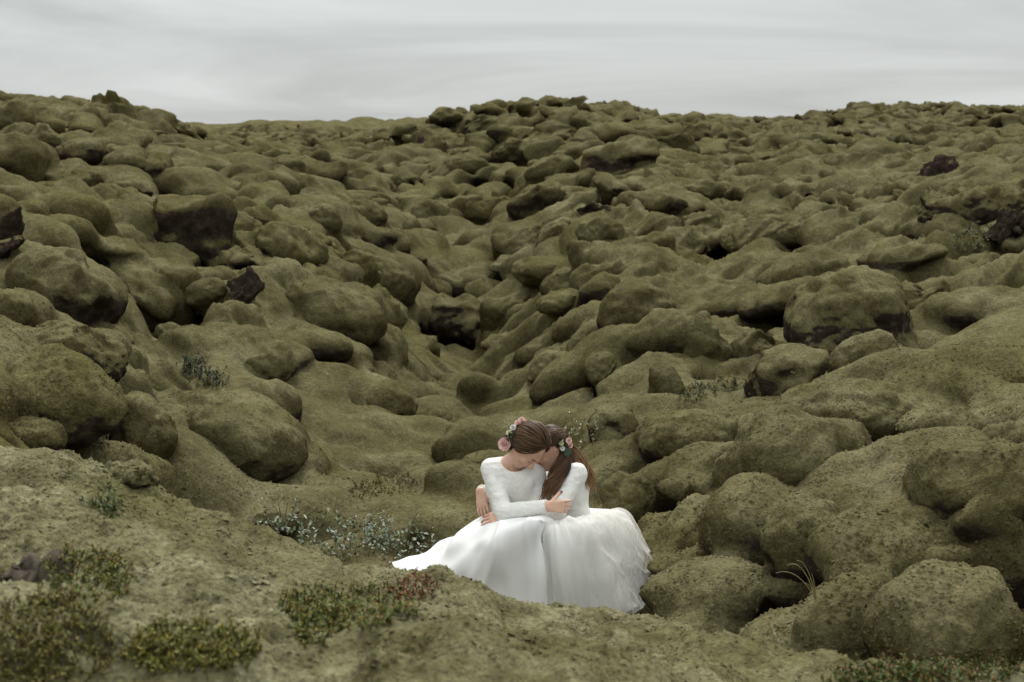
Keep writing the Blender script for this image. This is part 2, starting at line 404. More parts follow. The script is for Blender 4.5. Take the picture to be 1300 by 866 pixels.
# ------------------------------------------------------------------ boulders one can tell apart: x, y, width, height, tilt (photo pixels), kind, label
# kind: m moss all over, c moss cap on a bare dark face, r bare dark lava, t a swelling of the ground itself
B = [
 # hill on the left side
 (243, 296, 100, 96, 0, 'c', 'big dark lava crag with a mossy flat top on the hillside'),
 (172, 264, 50, 44, 0, 'm', 'mossy block joined to the near side of the big dark lava crag'),
 (309, 366, 48, 50, 0, 'r', 'brown bare lava rock just below the big dark crag'),
 (302, 292, 38, 44, 8, 'm', 'tall narrow moss lump directly behind the big dark crag'),
 (298, 328, 40, 38, 10, 'm', 'round moss lump tucked between the dark crag and the brown lava rock'),
 (18, 200, 92, 66, 5, 'm', 'large moss mound cut by the picture edge high on the hill'),
 (20, 152, 46, 38, 8, 'm', 'dark moss boulder near the skyline at the far left edge'),
 (64, 180, 46, 42, 0, 'c', 'squarish moss boulder with a dark crumbling base high on the left hill'),
 (107, 198, 54, 38, 5, 'c', 'moss boulder with a black overhung base, second from the squarish one'),
 (114, 229, 46, 34, 5, 'm', 'small dome of moss with a dark hole on its lower side'),
 (148, 206, 40, 46, 12, 'm', 'upright moss boulder in the upper left row of domes'),
 (182, 216, 46, 42, 8, 'c', 'moss capped boulder with brown rock below at the end of the upper left row'),
 (172, 238, 50, 22, 4, 'm', 'long low moss pillow under the moss capped boulder row'),
 (217, 236, 34, 22, 0, 'm', 'small round moss pillow above the big dark crag'),
 (200, 183, 36, 22, 0, 'm', 'dark moss hump on the upper left slope'),
 (227, 157, 34, 18, 0, 'm', 'dark moss knob standing on the left skyline'),
 (150, 181, 42, 26, 8, 'm', 'pale moss hump above the row of domes on the left hill'),
 (114, 157, 38, 18, 5, 't', None), (71, 135, 22, 11, 0, 't', None), (66, 155, 48, 32, 5, 't', None),
 (362, 314, 86, 46, 14, 'm', 'long moss bolster sloping down towards the hollow, beyond the dark crag'),
 (412, 280, 40, 34, 10, 'm', 'blunt nosed moss lump at the end of a fold above the hollow'),
 (333, 271, 56, 28, 10, 't', None),
 (417, 234, 38, 26, 0, 'm', 'small dark fronted dome in the middle of the far left slope'),
 (412, 217, 56, 26, 4, 'm', 'broad dark domed boulder on the far left slope'),
 (360, 214, 48, 26, 5, 't', None),
 (225, 336, 34, 24, 10, 't', None), (270, 372, 40, 32, 12, 'm', 'moss nose above a dark gap below the crag'),
 (98, 356, 130, 76, 10, 'm', 'great smooth moss mound in the middle of the left hill'),
 (360, 345, 66, 36, 12, 't', None),
 (20, 388, 58, 50, 0, 'm', 'rounded moss boulder cut by the left edge halfway down'),
 (5, 290, 26, 50, 0, 'r', 'bare brown rock at the left edge above a dark crevice'),
 (14, 324, 40, 30, 0, 'r', 'dark cracked rock below the bare one at the left edge'),
 (305, 392, 62, 40, 12, 't', None),
 (66, 500, 150, 92, 6, 'm', 'huge bulging moss boulder over the near left ridge'),
 (96, 440, 116, 72, 8, 'c', 'moss shelf with a dark broken underside above the huge bulging boulder'),
 (172, 548, 84, 84, 10, 'm', 'egg shaped moss boulder rising behind the near left ridge'),
 (300, 556, 156, 92, 14, 'm', 'broad moss mound with a dark lower lip beside the hollow floor'),
 (345, 508, 84, 60, 20, 't', None), (378, 590, 70, 40, 8, 't', None),
 (350, 455, 52, 40, 12, 'm', 'moss nose hanging halfway down the long left slope'),
 (336, 428, 46, 28, 8, 't', None), (395, 425, 80, 36, 10, 't', None),
 (420, 388, 110, 62, 16, 'm', 'large moss bulge with a deep shaded face at the rim of the hollow'),
 (455, 345, 62, 42, 12, 'm', 'moss lump stepping down to the dark head of the hollow'),
 (485, 400, 50, 44, 10, 'm', 'shaded moss nose right beside the dark head of the hollow'),
 (345, 657, 62, 32, 0, 'm', 'small grey moss stone beside the pale leaved willow'),
 (45, 548, 62, 30, 10, 'm', 'little rough moss rock perched on the near left ridge'),
 # hollow and the middle hill
 (580, 398, 76, 54, 0, 'c', 'dark overhung rock with a moss brow at the head of the hollow'),
 (640, 398, 50, 40, 0, 'm', 'pair of dim moss knobs beside the dark overhung rock'),
 (652, 376, 32, 24, 0, 'm', 'small dim dome above the dark overhung rock'),
 (618, 372, 42, 24, 0, 't', None),
 (586, 361, 68, 34, 0, 't', None),
 (490, 345, 72, 50, 8, 'm', 'wide sagging moss mound left of the head of the hollow'),
 (517, 328, 44, 24, 6, 'm', 'hooded moss lump with a shadowed mouth above the hollow'),
 (537, 312, 54, 30, 0, 'm', 'smooth oval moss boulder above the head of the hollow'),
 (544, 273, 62, 32, -5, 'm', 'low oval moss boulder in the gully at the foot of the middle hill'),
 (603, 269, 62, 32, -5, 'm', 'moss hump on the lower middle hill left of the wide double one'),
 (617, 297, 66, 28, 0, 't', None), (497, 282, 44, 28, 8, 't', None),
 (448, 268, 52, 34, 10, 'm', 'moss bulge with a shaded nose on the way up from the hollow'),
 (660, 307, 60, 44, -4, 'm', 'drooping moss hood over dark pits on the middle hill'),
 (648, 331, 40, 28, -20, 'm', 'small tilted moss cap under the drooping hood'),
 (705, 295, 46, 40, 0, 'm', 'steep fronted moss block on the middle hill, second from the drooping hood'),
 (762, 295, 62, 38, -10, 'm', 'leaning moss shoulder on the flank of the middle hill'),
 (688, 338, 80, 36, 0, 'm', 'flat topped moss bank low on the middle hill'),
 (705, 360, 62, 34, -8, 'm', 'shaded moss bank directly under the flat topped one'),
 (716, 378, 54, 30, -25, 'm', 'slanting moss tongue at the foot of the middle hill'),
 (742, 320, 44, 50, -20, 't', None), (762, 350, 52, 34, -20, 't', None),
 (822, 305, 62, 26, -12, 't', None),
 (686, 253, 80, 46, 0, 'm', 'wide double moss dome in the centre of the middle hill'),
 (818, 255, 80, 30, 0, 'm', 'long smooth loaf shaped moss boulder on the middle hill'),
 (765, 240, 44, 32, -10, 'm', 'ridged moss lump left of the long loaf shaped boulder'),
 (749, 270, 52, 18, 5, 'r', 'low reddish brown rock below the long loaf shaped boulder'),
 (787, 200, 84, 46, 4, 'c', 'large moss block with a black hollow at one end, high on the middle hill'),
 (700, 213, 58, 34, -8, 'm', 'sloping moss boulder left of the large block with the black hollow'),
 (745, 221, 26, 20, 0, 'm', 'little moss knob under the large block with the black hollow'),
 (704, 229, 44, 16, 0, 't', None), (640, 188, 48, 24, -8, 'm', 'dark faced moss step on the upper middle hill'),
 (600, 206, 48, 26, -8, 'm', 'moss hump with two shaded pits on the upper middle hill'),
 (614, 158, 38, 28, 0, 'c', 'rounded boulder with a black face near the top of the middle hill'),
 (637, 166, 34, 20, 0, 't', None), (572, 142, 30, 17, 0, 'm', 'small boulder on the shoulder of the middle skyline'),
 (550, 182, 44, 22, 0, 'm', 'pointed moss hump on the far slope under the middle skyline'),
 (669, 137, 26, 15, 0, 'm', 'small moss boulder beside the upright stone on the skyline'),
 (680, 131, 9, 15, 0, 'r', 'small dark upright stone on the middle skyline'),
 (747, 155, 38, 18, 0, 'm', 'dark oval moss boulder just under the highest skyline'),
 (794, 147, 32, 18, 0, 't', None), (780, 167, 48, 20, -4, 't', None),
 (838, 166, 54, 22, 0, 't', None), (851, 184, 42, 24, 0, 'm', 'dim moss boulder on the far right shoulder of the middle hill'),
 (840, 206, 40, 18, 0, 't', None), (840, 233, 52, 26, -5, 't', None), (783, 237, 56, 22, -6, 't', None),
 (737, 130, 30, 12, 0, 't', None), (618, 133, 34, 12, 0, 't', None),
 # the hollow floor and the bank behind the couple
 (498, 517, 62, 50, -4, 'm', 'peaked moss hump in the hollow, the sharpest of the humps behind the shrub'),
 (478, 548, 62, 34, 4, 't', None), (560, 520, 66, 34, 0, 'm', 'low spreading moss hump left of the crowned heads'),
 (600, 498, 46, 32, -8, 't', None),
 (520, 565, 90, 30, -6, 't', None),
 (588, 562, 96, 76, 0, 'm', 'dark heavy moss boulder just behind the first woman'),
 (776, 550, 52, 48, -10, 'c', 'dark broken lava rock with a moss cap behind the second woman'),
 (797, 630, 62, 60, -8, 'm', 'dark rounded moss boulder at the back of the second woman'),
 (690, 470, 46, 34, -25, 'm', 'dark nosed moss roll on the bank above the crowned heads'),
 (760, 470, 60, 34, -12, 'm', 'smooth oval moss roll lying on the bank above the second woman'),
 # right side
 (808, 398, 90, 62, -6, 'm', 'big moss dome with a fringe of drips over a black gap'),
 (852, 428, 86, 62, -22, 'm', 'heavy moss nose below the big dome with the fringe'),
 (893, 432, 66, 74, -20, 'm', 'tall dark moss mass beside the heavy nose'),
 (843, 484, 52, 52, 0, 'm', 'ball of moss at the lower end of the tall dark mass'),
 (940, 440, 70, 46, -20, 'm', 'moss bolster pressed against the great split boulder'),
 (1075, 402, 142, 96, -8, 'c', 'great split lava boulder with a shaggy moss top, the largest on the right slope'),
 (999, 472, 88, 62, 0, 'c', 'moss capped rock sitting below the great split boulder'),
 (1098, 452, 82, 54, -18, 'm', 'oval moss boulder wedged under the great split boulder'),
 (1166, 368, 62, 32, 0, 'c', 'low dark rock just behind the great split boulder'),
 (974, 300, 126, 40, -6, 'm', 'long moss roll with a deep shadow below, halfway up the right slope'),
 (902, 240, 84, 32, -3, 'm', 'long low moss bank with a dark foot on the upper right slope'),
 (898, 296, 50, 34, -10, 'm', 'rounded moss end left of the long roll'),
 (1065, 290, 80, 26, -14, 't', None),
 (1137, 237, 90, 32, -16, 'm', 'slanting moss tongue leading up to the knobbly rock heap'),
 (1180, 218, 50, 40, 0, 'r', 'knobbly dark rock heap on the upper right slope'),
 (1250, 258, 132, 50, -4, 'c', 'dark undercut moss ledge running off the right edge'),
 (1288, 288, 60, 34, 0, 'r', 'shadowed rocks under the undercut ledge at the right edge'),
 (877, 166, 38, 26, 0, 'c', 'dark blocky rock on the far ridge right of the middle hill'),
 (1099, 182, 42, 20, 0, 't', None), (1088, 194, 28, 18, 0, 't', None), (998, 181, 30, 14, 0, 'm', 'small smooth dome on the distant right slope'),
 (950, 190, 24, 11, 0, 't', None),
 (1005, 578, 200, 96, -6, 'm', 'massive moss boulder with a blunt overhanging nose on the right slope'),
 (1024, 668, 124, 100, -8, 'm', 'moss dome arching over a black cave with dry grass'),
 (1090, 517, 190, 60, 4, 'm', 'wide humped moss slab above the massive blunt nose'),
 (1242, 606, 190, 90, -2, 'm', 'broad moss boulder with a shaded belly at the right edge'),
 (1284, 560, 60, 50, 0, 'm', 'dark rough moss knob above the broad boulder at the right edge'),
 (885, 548, 130, 62, -4, 'm', 'moss swell with shaded dents right of the black lava stone'),
 (905, 742, 130, 60, -20, 't', None), (1200, 752, 200, 120, -6, 't', None), (1270, 700, 120, 90, -4, 't', None), (950, 640, 120, 90, -20, 't', None),
 (1000, 372, 120, 40, -14, 't', None), (930, 372, 90, 34, -18, 't', None), (1240, 380, 120, 44, -4, 't', None),
 (1260, 440, 90, 40, 0, 't', None), (1200, 480, 140, 40, 0, 't', None), (1150, 320, 110, 30, -8, 't', None), (1010, 335, 110, 30, -12, 't', None),
 # near ridge
 (576, 752, 108, 66, 10, 't', None),
 (165, 602, 84, 46, 10, 'm', 'dim edged moss lump ending the near left ridge'),
 (260, 640, 90, 44, 16, 't', None), (90, 592, 120, 50, 10, 't', None), (270, 690, 150, 50, 8, 't', None),
 (450, 735, 150, 40, 6, 't', None), (800, 800, 200, 60, 6, 't', None),
 (34, 737, 66, 62, 0, 'r', 'bare brown pointed stone in the near heath'),
]

# ------------------------------------------------------------------ the sheet of moss: a signed distance on a grid that widens with distance
def build_terrain():
    uu = np.concatenate([np.linspace(-.62, -.40, 40)[:-1], np.linspace(-.40, .40, 480), np.linspace(.40, .62, 40)[1:]])
    V0, V1, NV = math.log(2.1), math.log(118.0), 600
    vv = np.linspace(V0, V1, NV)
    yy = np.exp(vv)
    NT = 110
    tt = np.linspace(-1, 1, NT)
    NU = len(uu)
    Wm = macro_w(uu[:, None], yy[None, :])
    # a restless middle scale
    gx = (uu[:, None] * yy[None]); gy = np.broadcast_to(yy[None], gx.shape)
    q = np.stack([gx.ravel(), gy.ravel(), np.zeros(gx.size)], 1)
    dz = (fbm(q / 4.2, 3) * 0.13).reshape(gx.shape) * np.clip((gy - 4) / 8, 0.25, 1.6)
    ZM = (CAMZ + Wm * yy[None] + dz).astype(np.float32)
    HB = (0.85 + 0.020 * yy).astype(np.float32)                       # half height of the band
    dzdx = np.gradient(ZM, axis=0) / np.gradient(gx, axis=0)
    dzdy = np.gradient(ZM, axis=1) / np.gradient(gy, axis=1)
    slope = (1.0 / np.sqrt(1 + dzdx ** 2 + dzdy ** 2)).astype(np.float32)
    # the bed between the pillows lies deeper than the sight lines, which run over the pillows' tops
    sink = (0.62 * np.clip(gy / 15, .6, 3) ** .35 * np.clip((gy - 5.6 + np.clip(uu, 0, 1)[:, None] * 4) / 2.0, 0.0, 1)).astype(np.float32)
    F = (HB[None, :, None] * tt[None, None].astype(np.float32) + sink[:, :, None]) * slope[:, :, None]
    F = np.ascontiguousarray(F, np.float32)
    XX = gx.astype(np.float32)
    YY = yy.astype(np.float32)
    def sample(A, u, y):
        i = np.clip(np.interp(u, uu, np.arange(NU)), 0, NU - 1.001); j = np.clip((math.log(y) - V0) / (V1 - V0) * (NV - 1), 0, NV - 1.001)
        i0, j0 = int(i), int(j)
        return float(A[min(NU - 1, int(i + .5)), min(NV - 1, int(j + .5))])
    def carve(c, M, r, k): add(c, M, r, k, True)
    def add(c, M, r, k, cut=False):
        R = float(max(r)) * 1.15 + k
        y = c[1]
        j0 = np.searchsorted(yy, y - R); j1 = np.searchsorted(yy, y + R)
        ymn = max(2.0, y - R)
        a, b = (c[0] - R), (c[0] + R)
        umin = min(a / ymn, a / (y + R)); umax = max(b / ymn, b / (y + R))
        i0 = np.searchsorted(uu, umin); i1 = np.searchsorted(uu, umax)
        if i1 - i0 < 2 or j1 - j0 < 1:
            return
        x = XX[i0:i1, j0:j1]; yb = np.broadcast_to(YY[None, j0:j1], x.shape)
        z0 = ZM[i0:i1, j0:j1]; h = HB[None, j0:j1]
        tlo = ((c[2] - R - z0) / h).min(); thi = ((c[2] + R - z0) / h).max()
        k0 = max(0, int((tlo + 1) / 2 * (NT - 1))); k1 = min(NT, int((thi + 1) / 2 * (NT - 1)) + 2)
        if k1 - k0 < 1:
            return
        z = z0[:, :, None] + h[:, :, None] * tt[None, None, k0:k1].astype(np.float32)
        p = np.stack([np.broadcast_to(x[:, :, None], z.shape), np.broadcast_to(yb[:, :, None], z.shape), z], -1)
        d = ellipsoid_sd(p, np.asarray(c, np.float32), np.asarray(M, np.float32), np.asarray(r, np.float32))
        blk = F[i0:i1, j0:j1, k0:k1]
        F[i0:i1, j0:j1, k0:k1] = -smin(-blk, d, k) if cut else smin(blk, d, k)
    # nameless swellings filling the slopes: long pillows that lie down the fall of the ground
    rng = np.random.default_rng(5)
    spots = []
    cell = {}
    tries = 0
    keep = [(b['x'], b['y'], b['R']) for b in BOULDERS]
    kx = np.array(keep)
    while tries < 46000:
        tries += 1
        u = rng.uniform(-.52, .52); y = math.exp(rng.uniform(math.log(5.5), math.log(112)))
        if rng.random() > min(1.0, (y / 60.0) ** 0.8 + 0.18):
            continue
        x = u * y
        r = 0.37 * (min(max(y, 7), 42) / 15.0) ** 0.30 * math.exp(rng.normal(-.05, 0.38))
        if u < -.03 and 9 < y < 14: r *= 1.3
        if y < 6.6 - max(0, u) * 5:
            continue
        if y < 9.3 and -0.09 < u < .10:
            continue
        if (u > .10 and y < 9.6) or (u < -.12 and y < 12.5 and rng.random() < .75):
            continue
        d = np.hypot(kx[:, 0] - x, (kx[:, 1] - kx[:, 2] * .3 - y) * .85) - kx[:, 2] * 0.8
        if d.min() < r * 0.35:
            continue
        g = max(1.0, r * 1.4)
        key = (int(x / 1.5), int(y / 1.5))
        bad = False
        for a in (-1, 0, 1):
            for b in (-1, 0, 1):
                for (sx, sy, sr) in cell.get((key[0] + a, key[1] + b), ()):
                    if math.hypot(sx - x, sy - y) < (sr + r) * (0.74 if y > 14 else .70):
                        bad = True; break
                if bad: break
            if bad: break
        if bad:
            continue
        cell.setdefault(key, []).append((x, y, r))
        spots.append((x, y, r))
    for (x, y, r) in spots:
        u = x / y
        gxx, gyy = sample(dzdx, u, y), sample(dzdy, u, y)
        hol = np.array([-1.0 - x, 17.0 - y]) if y < 34 else np.array([-.3 * np.sign(u) * min(1, abs(u) * 8), -1.0])
        hol = hol / (np.hypot(*hol) + 1.5)
        wob = vnoise(np.array([[x * .11, y * .11, 3.3]]))[0] * .9
        down = np.array([-gxx, -gyy, 0.0]) * 1.6 + np.array([hol[0], hol[1], 0]) * .55 + np.array([0, -.30, 0])
        down /= np.linalg.norm(down) + 1e-6
        wob += rng.normal(0, .22)
        down = np.array([down[0] * math.cos(wob) - down[1] * math.sin(wob), down[0] * math.sin(wob) + down[1] * math.cos(wob), 0])
        fall = gxx * down[0] + gyy * down[1]                              # negative: the ground drops this way
        el = rng.uniform(1.5, 2.6) if u > .02 else rng.uniform(1.1, 1.7)
        if y > 34: el = rng.uniform(1.0, 1.7)
        a = down.copy(); a[2] = fall + rng.uniform(.25, .60) / el         # tail under the slope, nose standing out of it
        a /= np.linalg.norm(a)
        cr = np.cross([0, 0, 1.0], a); cr /= np.linalg.norm(cr)
        up = np.cross(a, cr)
        M = np.stack([a, cr, up])
        zr = r * rng.uniform(.75, 1.1)
        rad = (r * el, r * rng.uniform(.82, 1.05), zr)
        c = np.array([x, y, sample(ZM, u, y) - zr + r * rng.uniform(-.22, .34) - (.34 * r if y > 46 else 0)])
        add(c, M, rad, r * (rng.uniform(.15, .4) if y < 14 else (rng.uniform(.12, .34) if u > .02 else rng.uniform(.07, .22)) if y < 45 else rng.uniform(.2, .4)))
        if rng.random() < 0.75:                                           # the swollen nose
            c2 = c + a * r * el * rng.uniform(.55, .9) + cr * r * rng.uniform(-.5, .5) + up * zr * rng.uniform(.1, .35)
            rr = r * rng.uniform(.5, .8)
            add(c2, M, (rr * 1.05, rr, rr * .85), rr * .35)
        if rng.random() < 0.5:                                            # a side lobe further up
            c2 = c - a * r * el * rng.uniform(.0, .5) + cr * r * rng.choice([-1, 1]) * rng.uniform(.6, .9) + up * zr * rng.uniform(.1, .3)
            rr = r * rng.uniform(.4, .65)
            add(c2, M, (rr * rng.uniform(1.1, 1.9), rr, rr * .8), rr * .4)
    # small folds draped over the slopes that are close enough to show them
    for _ in range(900):
        u = rng.uniform(-.42, .42); y = math.exp(rng.uniform(math.log(6.0), math.log(32)))
        if y < 6.8 and u < .1: continue
        if y < 9.3 and -0.09 < u < .10: continue
        r = rng.uniform(.09, .2) * (y / 10) ** .4
        gxx, gyy = sample(dzdx, u, y), sample(dzdy, u, y)
        a = np.array([-gxx, -gyy - .1, 0]); a /= np.linalg.norm(a) + 1e-6
        cr = np.cross([0, 0, 1.0], a); up = np.cross(a, cr)
        z = sample(ZM, u, y) - r * rng.uniform(0, 1.5)
        add(np.array([u * y, y, z]), np.stack([a, cr, up]), (r * rng.uniform(1.2, 2.6), r, r * .8), r * 1.1)
    # broad soft swellings of the near ridge
    for _ in range(150):
        u = rng.uniform(-.5, .5); y = rng.uniform(2.4, 5.6 - max(0, u) * 3.5)
        r = rng.uniform(.14, .42)
        c = np.array([u * y, y, sample(ZM, u, y) - r * rng.uniform(.25, .5)])
        add(c, np.eye(3), (r * rng.uniform(1, 1.7), r * rng.uniform(.8, 1.2), r * rng.uniform(.55, .75)), r * .5)
    for b in BOULDERS:                                                # the ground heaves up to each boulder
        M = b['M']; r = np.array(b['r'])
        if b['kind'] == 't':
            add(b['c'] - np.array([0, 0, r[2] * .15]), M, r, 0.7 * r.min())
        elif b['kind'] == 'r':
            add(b['c'] - np.array([0, 0, r[2] * .75]), M, r * .8, 0.4 * r.min())
        else:
            sd = np.array([-1.0 if b['c'][0] < -.8 else 1.0, 1.1, 0.0]) / 1.49
            add(b['c'] + np.array([0, r[1] * .55, -r[2] * .12]), M, r * (np.array([.97, 1.2, .95]) if b['kind'] == 'm' and b['px'] not in PROUD else np.array([.80, 1.0, .80])), (0.35 if b['kind'] == 'm' else .2) * r.min())
            if b['kind'] == 'm' and b['px'] not in PROUD:             # its tail runs up under the slope
                add(b['c'] + sd * r[0] * .9 - np.array([0, 0, r[2] * .38]), M, r * np.array([.95, 1.4, .85]), 0.7 * r.min())
    t_ax = np.arange(NT); i_ax = np.arange(NU)
    def pos(I):
        i, j, k = I[:, 0], I[:, 1], I[:, 2]
        u = np.interp(i, i_ax, uu)
        y = np.exp(V0 + j / (NV - 1) * (V1 - V0))
        i0 = np.minimum(i.astype(int), NU - 2); j0 = np.minimum(j.astype(int), NV - 2)
        fi, fj = i - i0, j - j0
        zm = (ZM[i0, j0] * (1 - fi) + ZM[i0 + 1, j0] * fi) * (1 - fj) + (ZM[i0, j0 + 1] * (1 - fi) + ZM[i0 + 1, j0 + 1] * fi) * fj
        z = zm + (0.85 + 0.020 * y) * (-1 + 2 * k / (NT - 1))
        return np.stack([u * y, y, z], 1).astype(np.float32)
    # the couple sit in a little bowl
    c = P(668, 700, 7.95); c[2] = .44
    carve(c, np.eye(3), (.86, .62, .50), .14)
    V, Q = surface_nets(F, pos)
    e = np.concatenate([Q[:, [0, 1]], Q[:, [1, 2]], Q[:, [2, 3]], Q[:, [3, 0]]])
    deg = np.bincount(e[:, 0], minlength=len(V))
    for _ in range(2):                                                # settle the steps of the grid
        S_ = np.stack([np.bincount(e[:, 0], V[e[:, 1], k], len(V)) for k in range(3)], 1) / np.maximum(deg, 1)[:, None]
        V = np.where(deg[:, None] > 2, V * .45 + S_ * .55, V).astype(np.float32)
    Q = Q[:, ::1]
    n = vert_normals(V, Q)
    if n[:, 2].mean() < 0:
        Q = Q[:, ::-1]; n = -n
    V = roughen(V, n)
    # settle the near ridge onto its sight line
    CX = np.array([0, 75, 150, 225, 300, 360, 430, 500, 528, 552, 578, 600, 622, 650, 700, 740, 830, 900, 980, 1075, 1190, 1300.])
    CY = np.array([565, 572, 592, 630, 656, 680, 709, 721, 729, 720, 716, 724, 752, 769, 764, 768, 782, 799, 816, 832, 843, 851.])
    cu, cw = ray(CX, CY)
    ub = np.linspace(-.42, .42, 85); mid = (ub[1:] + ub[:-1]) / 2
    y = V[:, 1]; u = V[:, 0] / y; w = (V[:, 2] - CAMZ) / y
    ok = y < np.interp(u, [-.36, 0, .36], [6.9, 6.4, 5.0])
    which = np.digitize(u, ub) - 1
    act = np.array([np.percentile(w[ok & (which == k)], 99.8) if (ok & (which == k)).sum() > 50 else np.nan for k in range(84)])
    dlt = np.interp(mid, cu, cw) - act
    dlt = np.where(np.isnan(dlt), 0, dlt)
    dlt = np.convolve(np.pad(dlt, 2, mode='edge'), np.ones(5) / 5, 'valid')
    end = np.interp(u, [-.36, 0, .36], [6.2, 5.7, 4.6])
    V[:, 2] += (np.interp(u, mid, dlt) * np.minimum(y, end) * np.clip((end + 1.2 - y) / 1.2, 0, 1)).astype(np.float32)
    return V, Q, n
def roughen(V, n, amp=1.0):
    """the unevenness of the moss carpet itself, shared by ground and boulders"""
    dist = np.maximum(V[:, 1:2], 3)
    # nothing out here is a clean ellipsoid: the whole field is bent out of true
    far = np.clip((dist - 6.5) / 6, .12, 1.0) * np.clip(dist / 22, .75, 1.5)
    for fq, am in ((.95, .20), (2.3, .085)):
        q = V * np.array([fq, fq, fq * 1.2], np.float32)
        V = V + np.stack([vnoise(q + 2.7), vnoise(q + 19.1), vnoise(q + 41.3) * .6], 1) * (am * far)
    d = fbm(V * 1.4, 2)[:, None] * 0.030 * np.clip(dist / 10, .6, 1.2)
    d += fbm(V * 5.5 + 7, 3)[:, None] * 0.010 * np.clip(dist / 8, .8, 1.2)
    side = np.clip(V[:, 0] / np.maximum(V[:, 1], 1) * 6 + .5, 0, 1)[:, None]   # the slopes on either side fall towards the hollow
    fold = 0
    for sg, wt in ((1, 1 - side), (-1, side)):
        cross = V[:, 0] * .75 + V[:, 1] * .65 * sg; along = -V[:, 0] * .65 * sg + V[:, 1] * .75
        q = np.stack([cross * 4.2 + vnoise(V * .6) * .8, along * .8, V[:, 2] * 1.6], 1)
        fold = fold + np.abs(fbm(q, 3))[:, None] * wt
    d += (fold - .3) * -0.075 * np.clip(dist / 11, .7, 1.5) * np.clip(.30 + fbm(V * .35, 2)[:, None] * 1.2 + side * .5, 0, 1.1) * np.clip(n[:, 2:3] * 1.6 - .1, .1, 1)
    near = np.clip((7.0 - dist) / 2.0, 0, 1)
    d += (fbm(V * 8.0 + 1, 2)[:, None] * 0.022 + fbm(V * 17.0 + 1, 2)[:, None] * 0.013 - np.abs(vnoise(V * 4.3 + 9))[:, None] * 0.05) * near
    d += vnoise(V * 22 + 3)[:, None] * 0.0045
    return (V + n * d * amp).astype(np.float32)
def flank(V, n):  # steepness mask for the shade painted onto the moss sides
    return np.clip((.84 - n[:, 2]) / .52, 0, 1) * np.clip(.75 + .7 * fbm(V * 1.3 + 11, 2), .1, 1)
def dryness(V):
    u = V[:, 0] / V[:, 1]
    edge = np.interp(u, [-.36, 0, .36], [6.6, 5.9, 5.2])
    return np.clip((edge - V[:, 1]) / .5, 0, 1) * np.clip(.75 + .9 * fbm(V * 1.1 + 31, 3), 0.15, 1) + .38 * np.clip(1.2 - np.abs(V[:, 1] - 8) / 4, 0, 1) * np.clip(.2 + fbm(V * .7 + 3, 2), 0, 1)
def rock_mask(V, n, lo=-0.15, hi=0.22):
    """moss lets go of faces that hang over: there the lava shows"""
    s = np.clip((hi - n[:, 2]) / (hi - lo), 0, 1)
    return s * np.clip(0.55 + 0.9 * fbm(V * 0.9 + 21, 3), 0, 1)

PROUD = (1005, 1024, 1242, 1284, 808, 852, 893, 843, 588, 797, 45, 172, 20, 66)   # these stand clear of the slope behind them
# ---------- place the boulders on the land
BOULDERS = []
for (bx, by, bw, bh, tilt, kind, label) in B:
    near = by > 585 and (bx < 330 or by > 715)
    dmin = 3.0 if near else 6.6
    D = hit(bx, by + 0.42 * bh, dmin) or hit(bx, by + 0.8 * bh, dmin) or 60.0
    ax = 0.53 * bw * D / FPX
    ay = min(ax, 1.2 * 0.6 * bh * D / FPX + 0.3 * ax) * 1.0
    D += 0.4 * ay
    az = 0.62 * bh * D / FPX
    ax = 0.53 * bw * D / FPX
    c = P(bx, by + 0.12 * bh, D)
    ct, st = math.cos(math.radians(tilt)), math.sin(math.radians(tilt))
    M = np.array([[ct, 0, -st], [0, 1, 0], [st, 0, ct]])
    BOULDERS.append(dict(px=bx, x=c[0], y=c[1], c=c, M=M, r=(ax, ay, az), R=max(ax, ay), kind=kind, label=label, D=D))

V, Q, NRM = build_terrain()
TER_V, TER_Q, TER_N = V, Q, NRM
ter = mesh_from('terrain', V, Q, MOSS)
tag(ter, kind='structure')
add_attr(ter.data, 'rock', rock_mask(V, NRM))
_u = V[:, 0] / V[:, 1]
_gr = np.clip((fbm(V * np.array([.8, .8, .3]), 3) - .15) * 2.2, 0, 1) * np.clip(1 - np.abs(V[:, 1] - 4.3) / 1.5, 0, 1) * np.clip((-_u - .02) * 6, 0, 1)
add_attr(ter.data, 'green', _gr)
add_attr(ter.data, 'dry', dryness(V)); add_attr(ter.data, 'flank', flank(V, NRM))

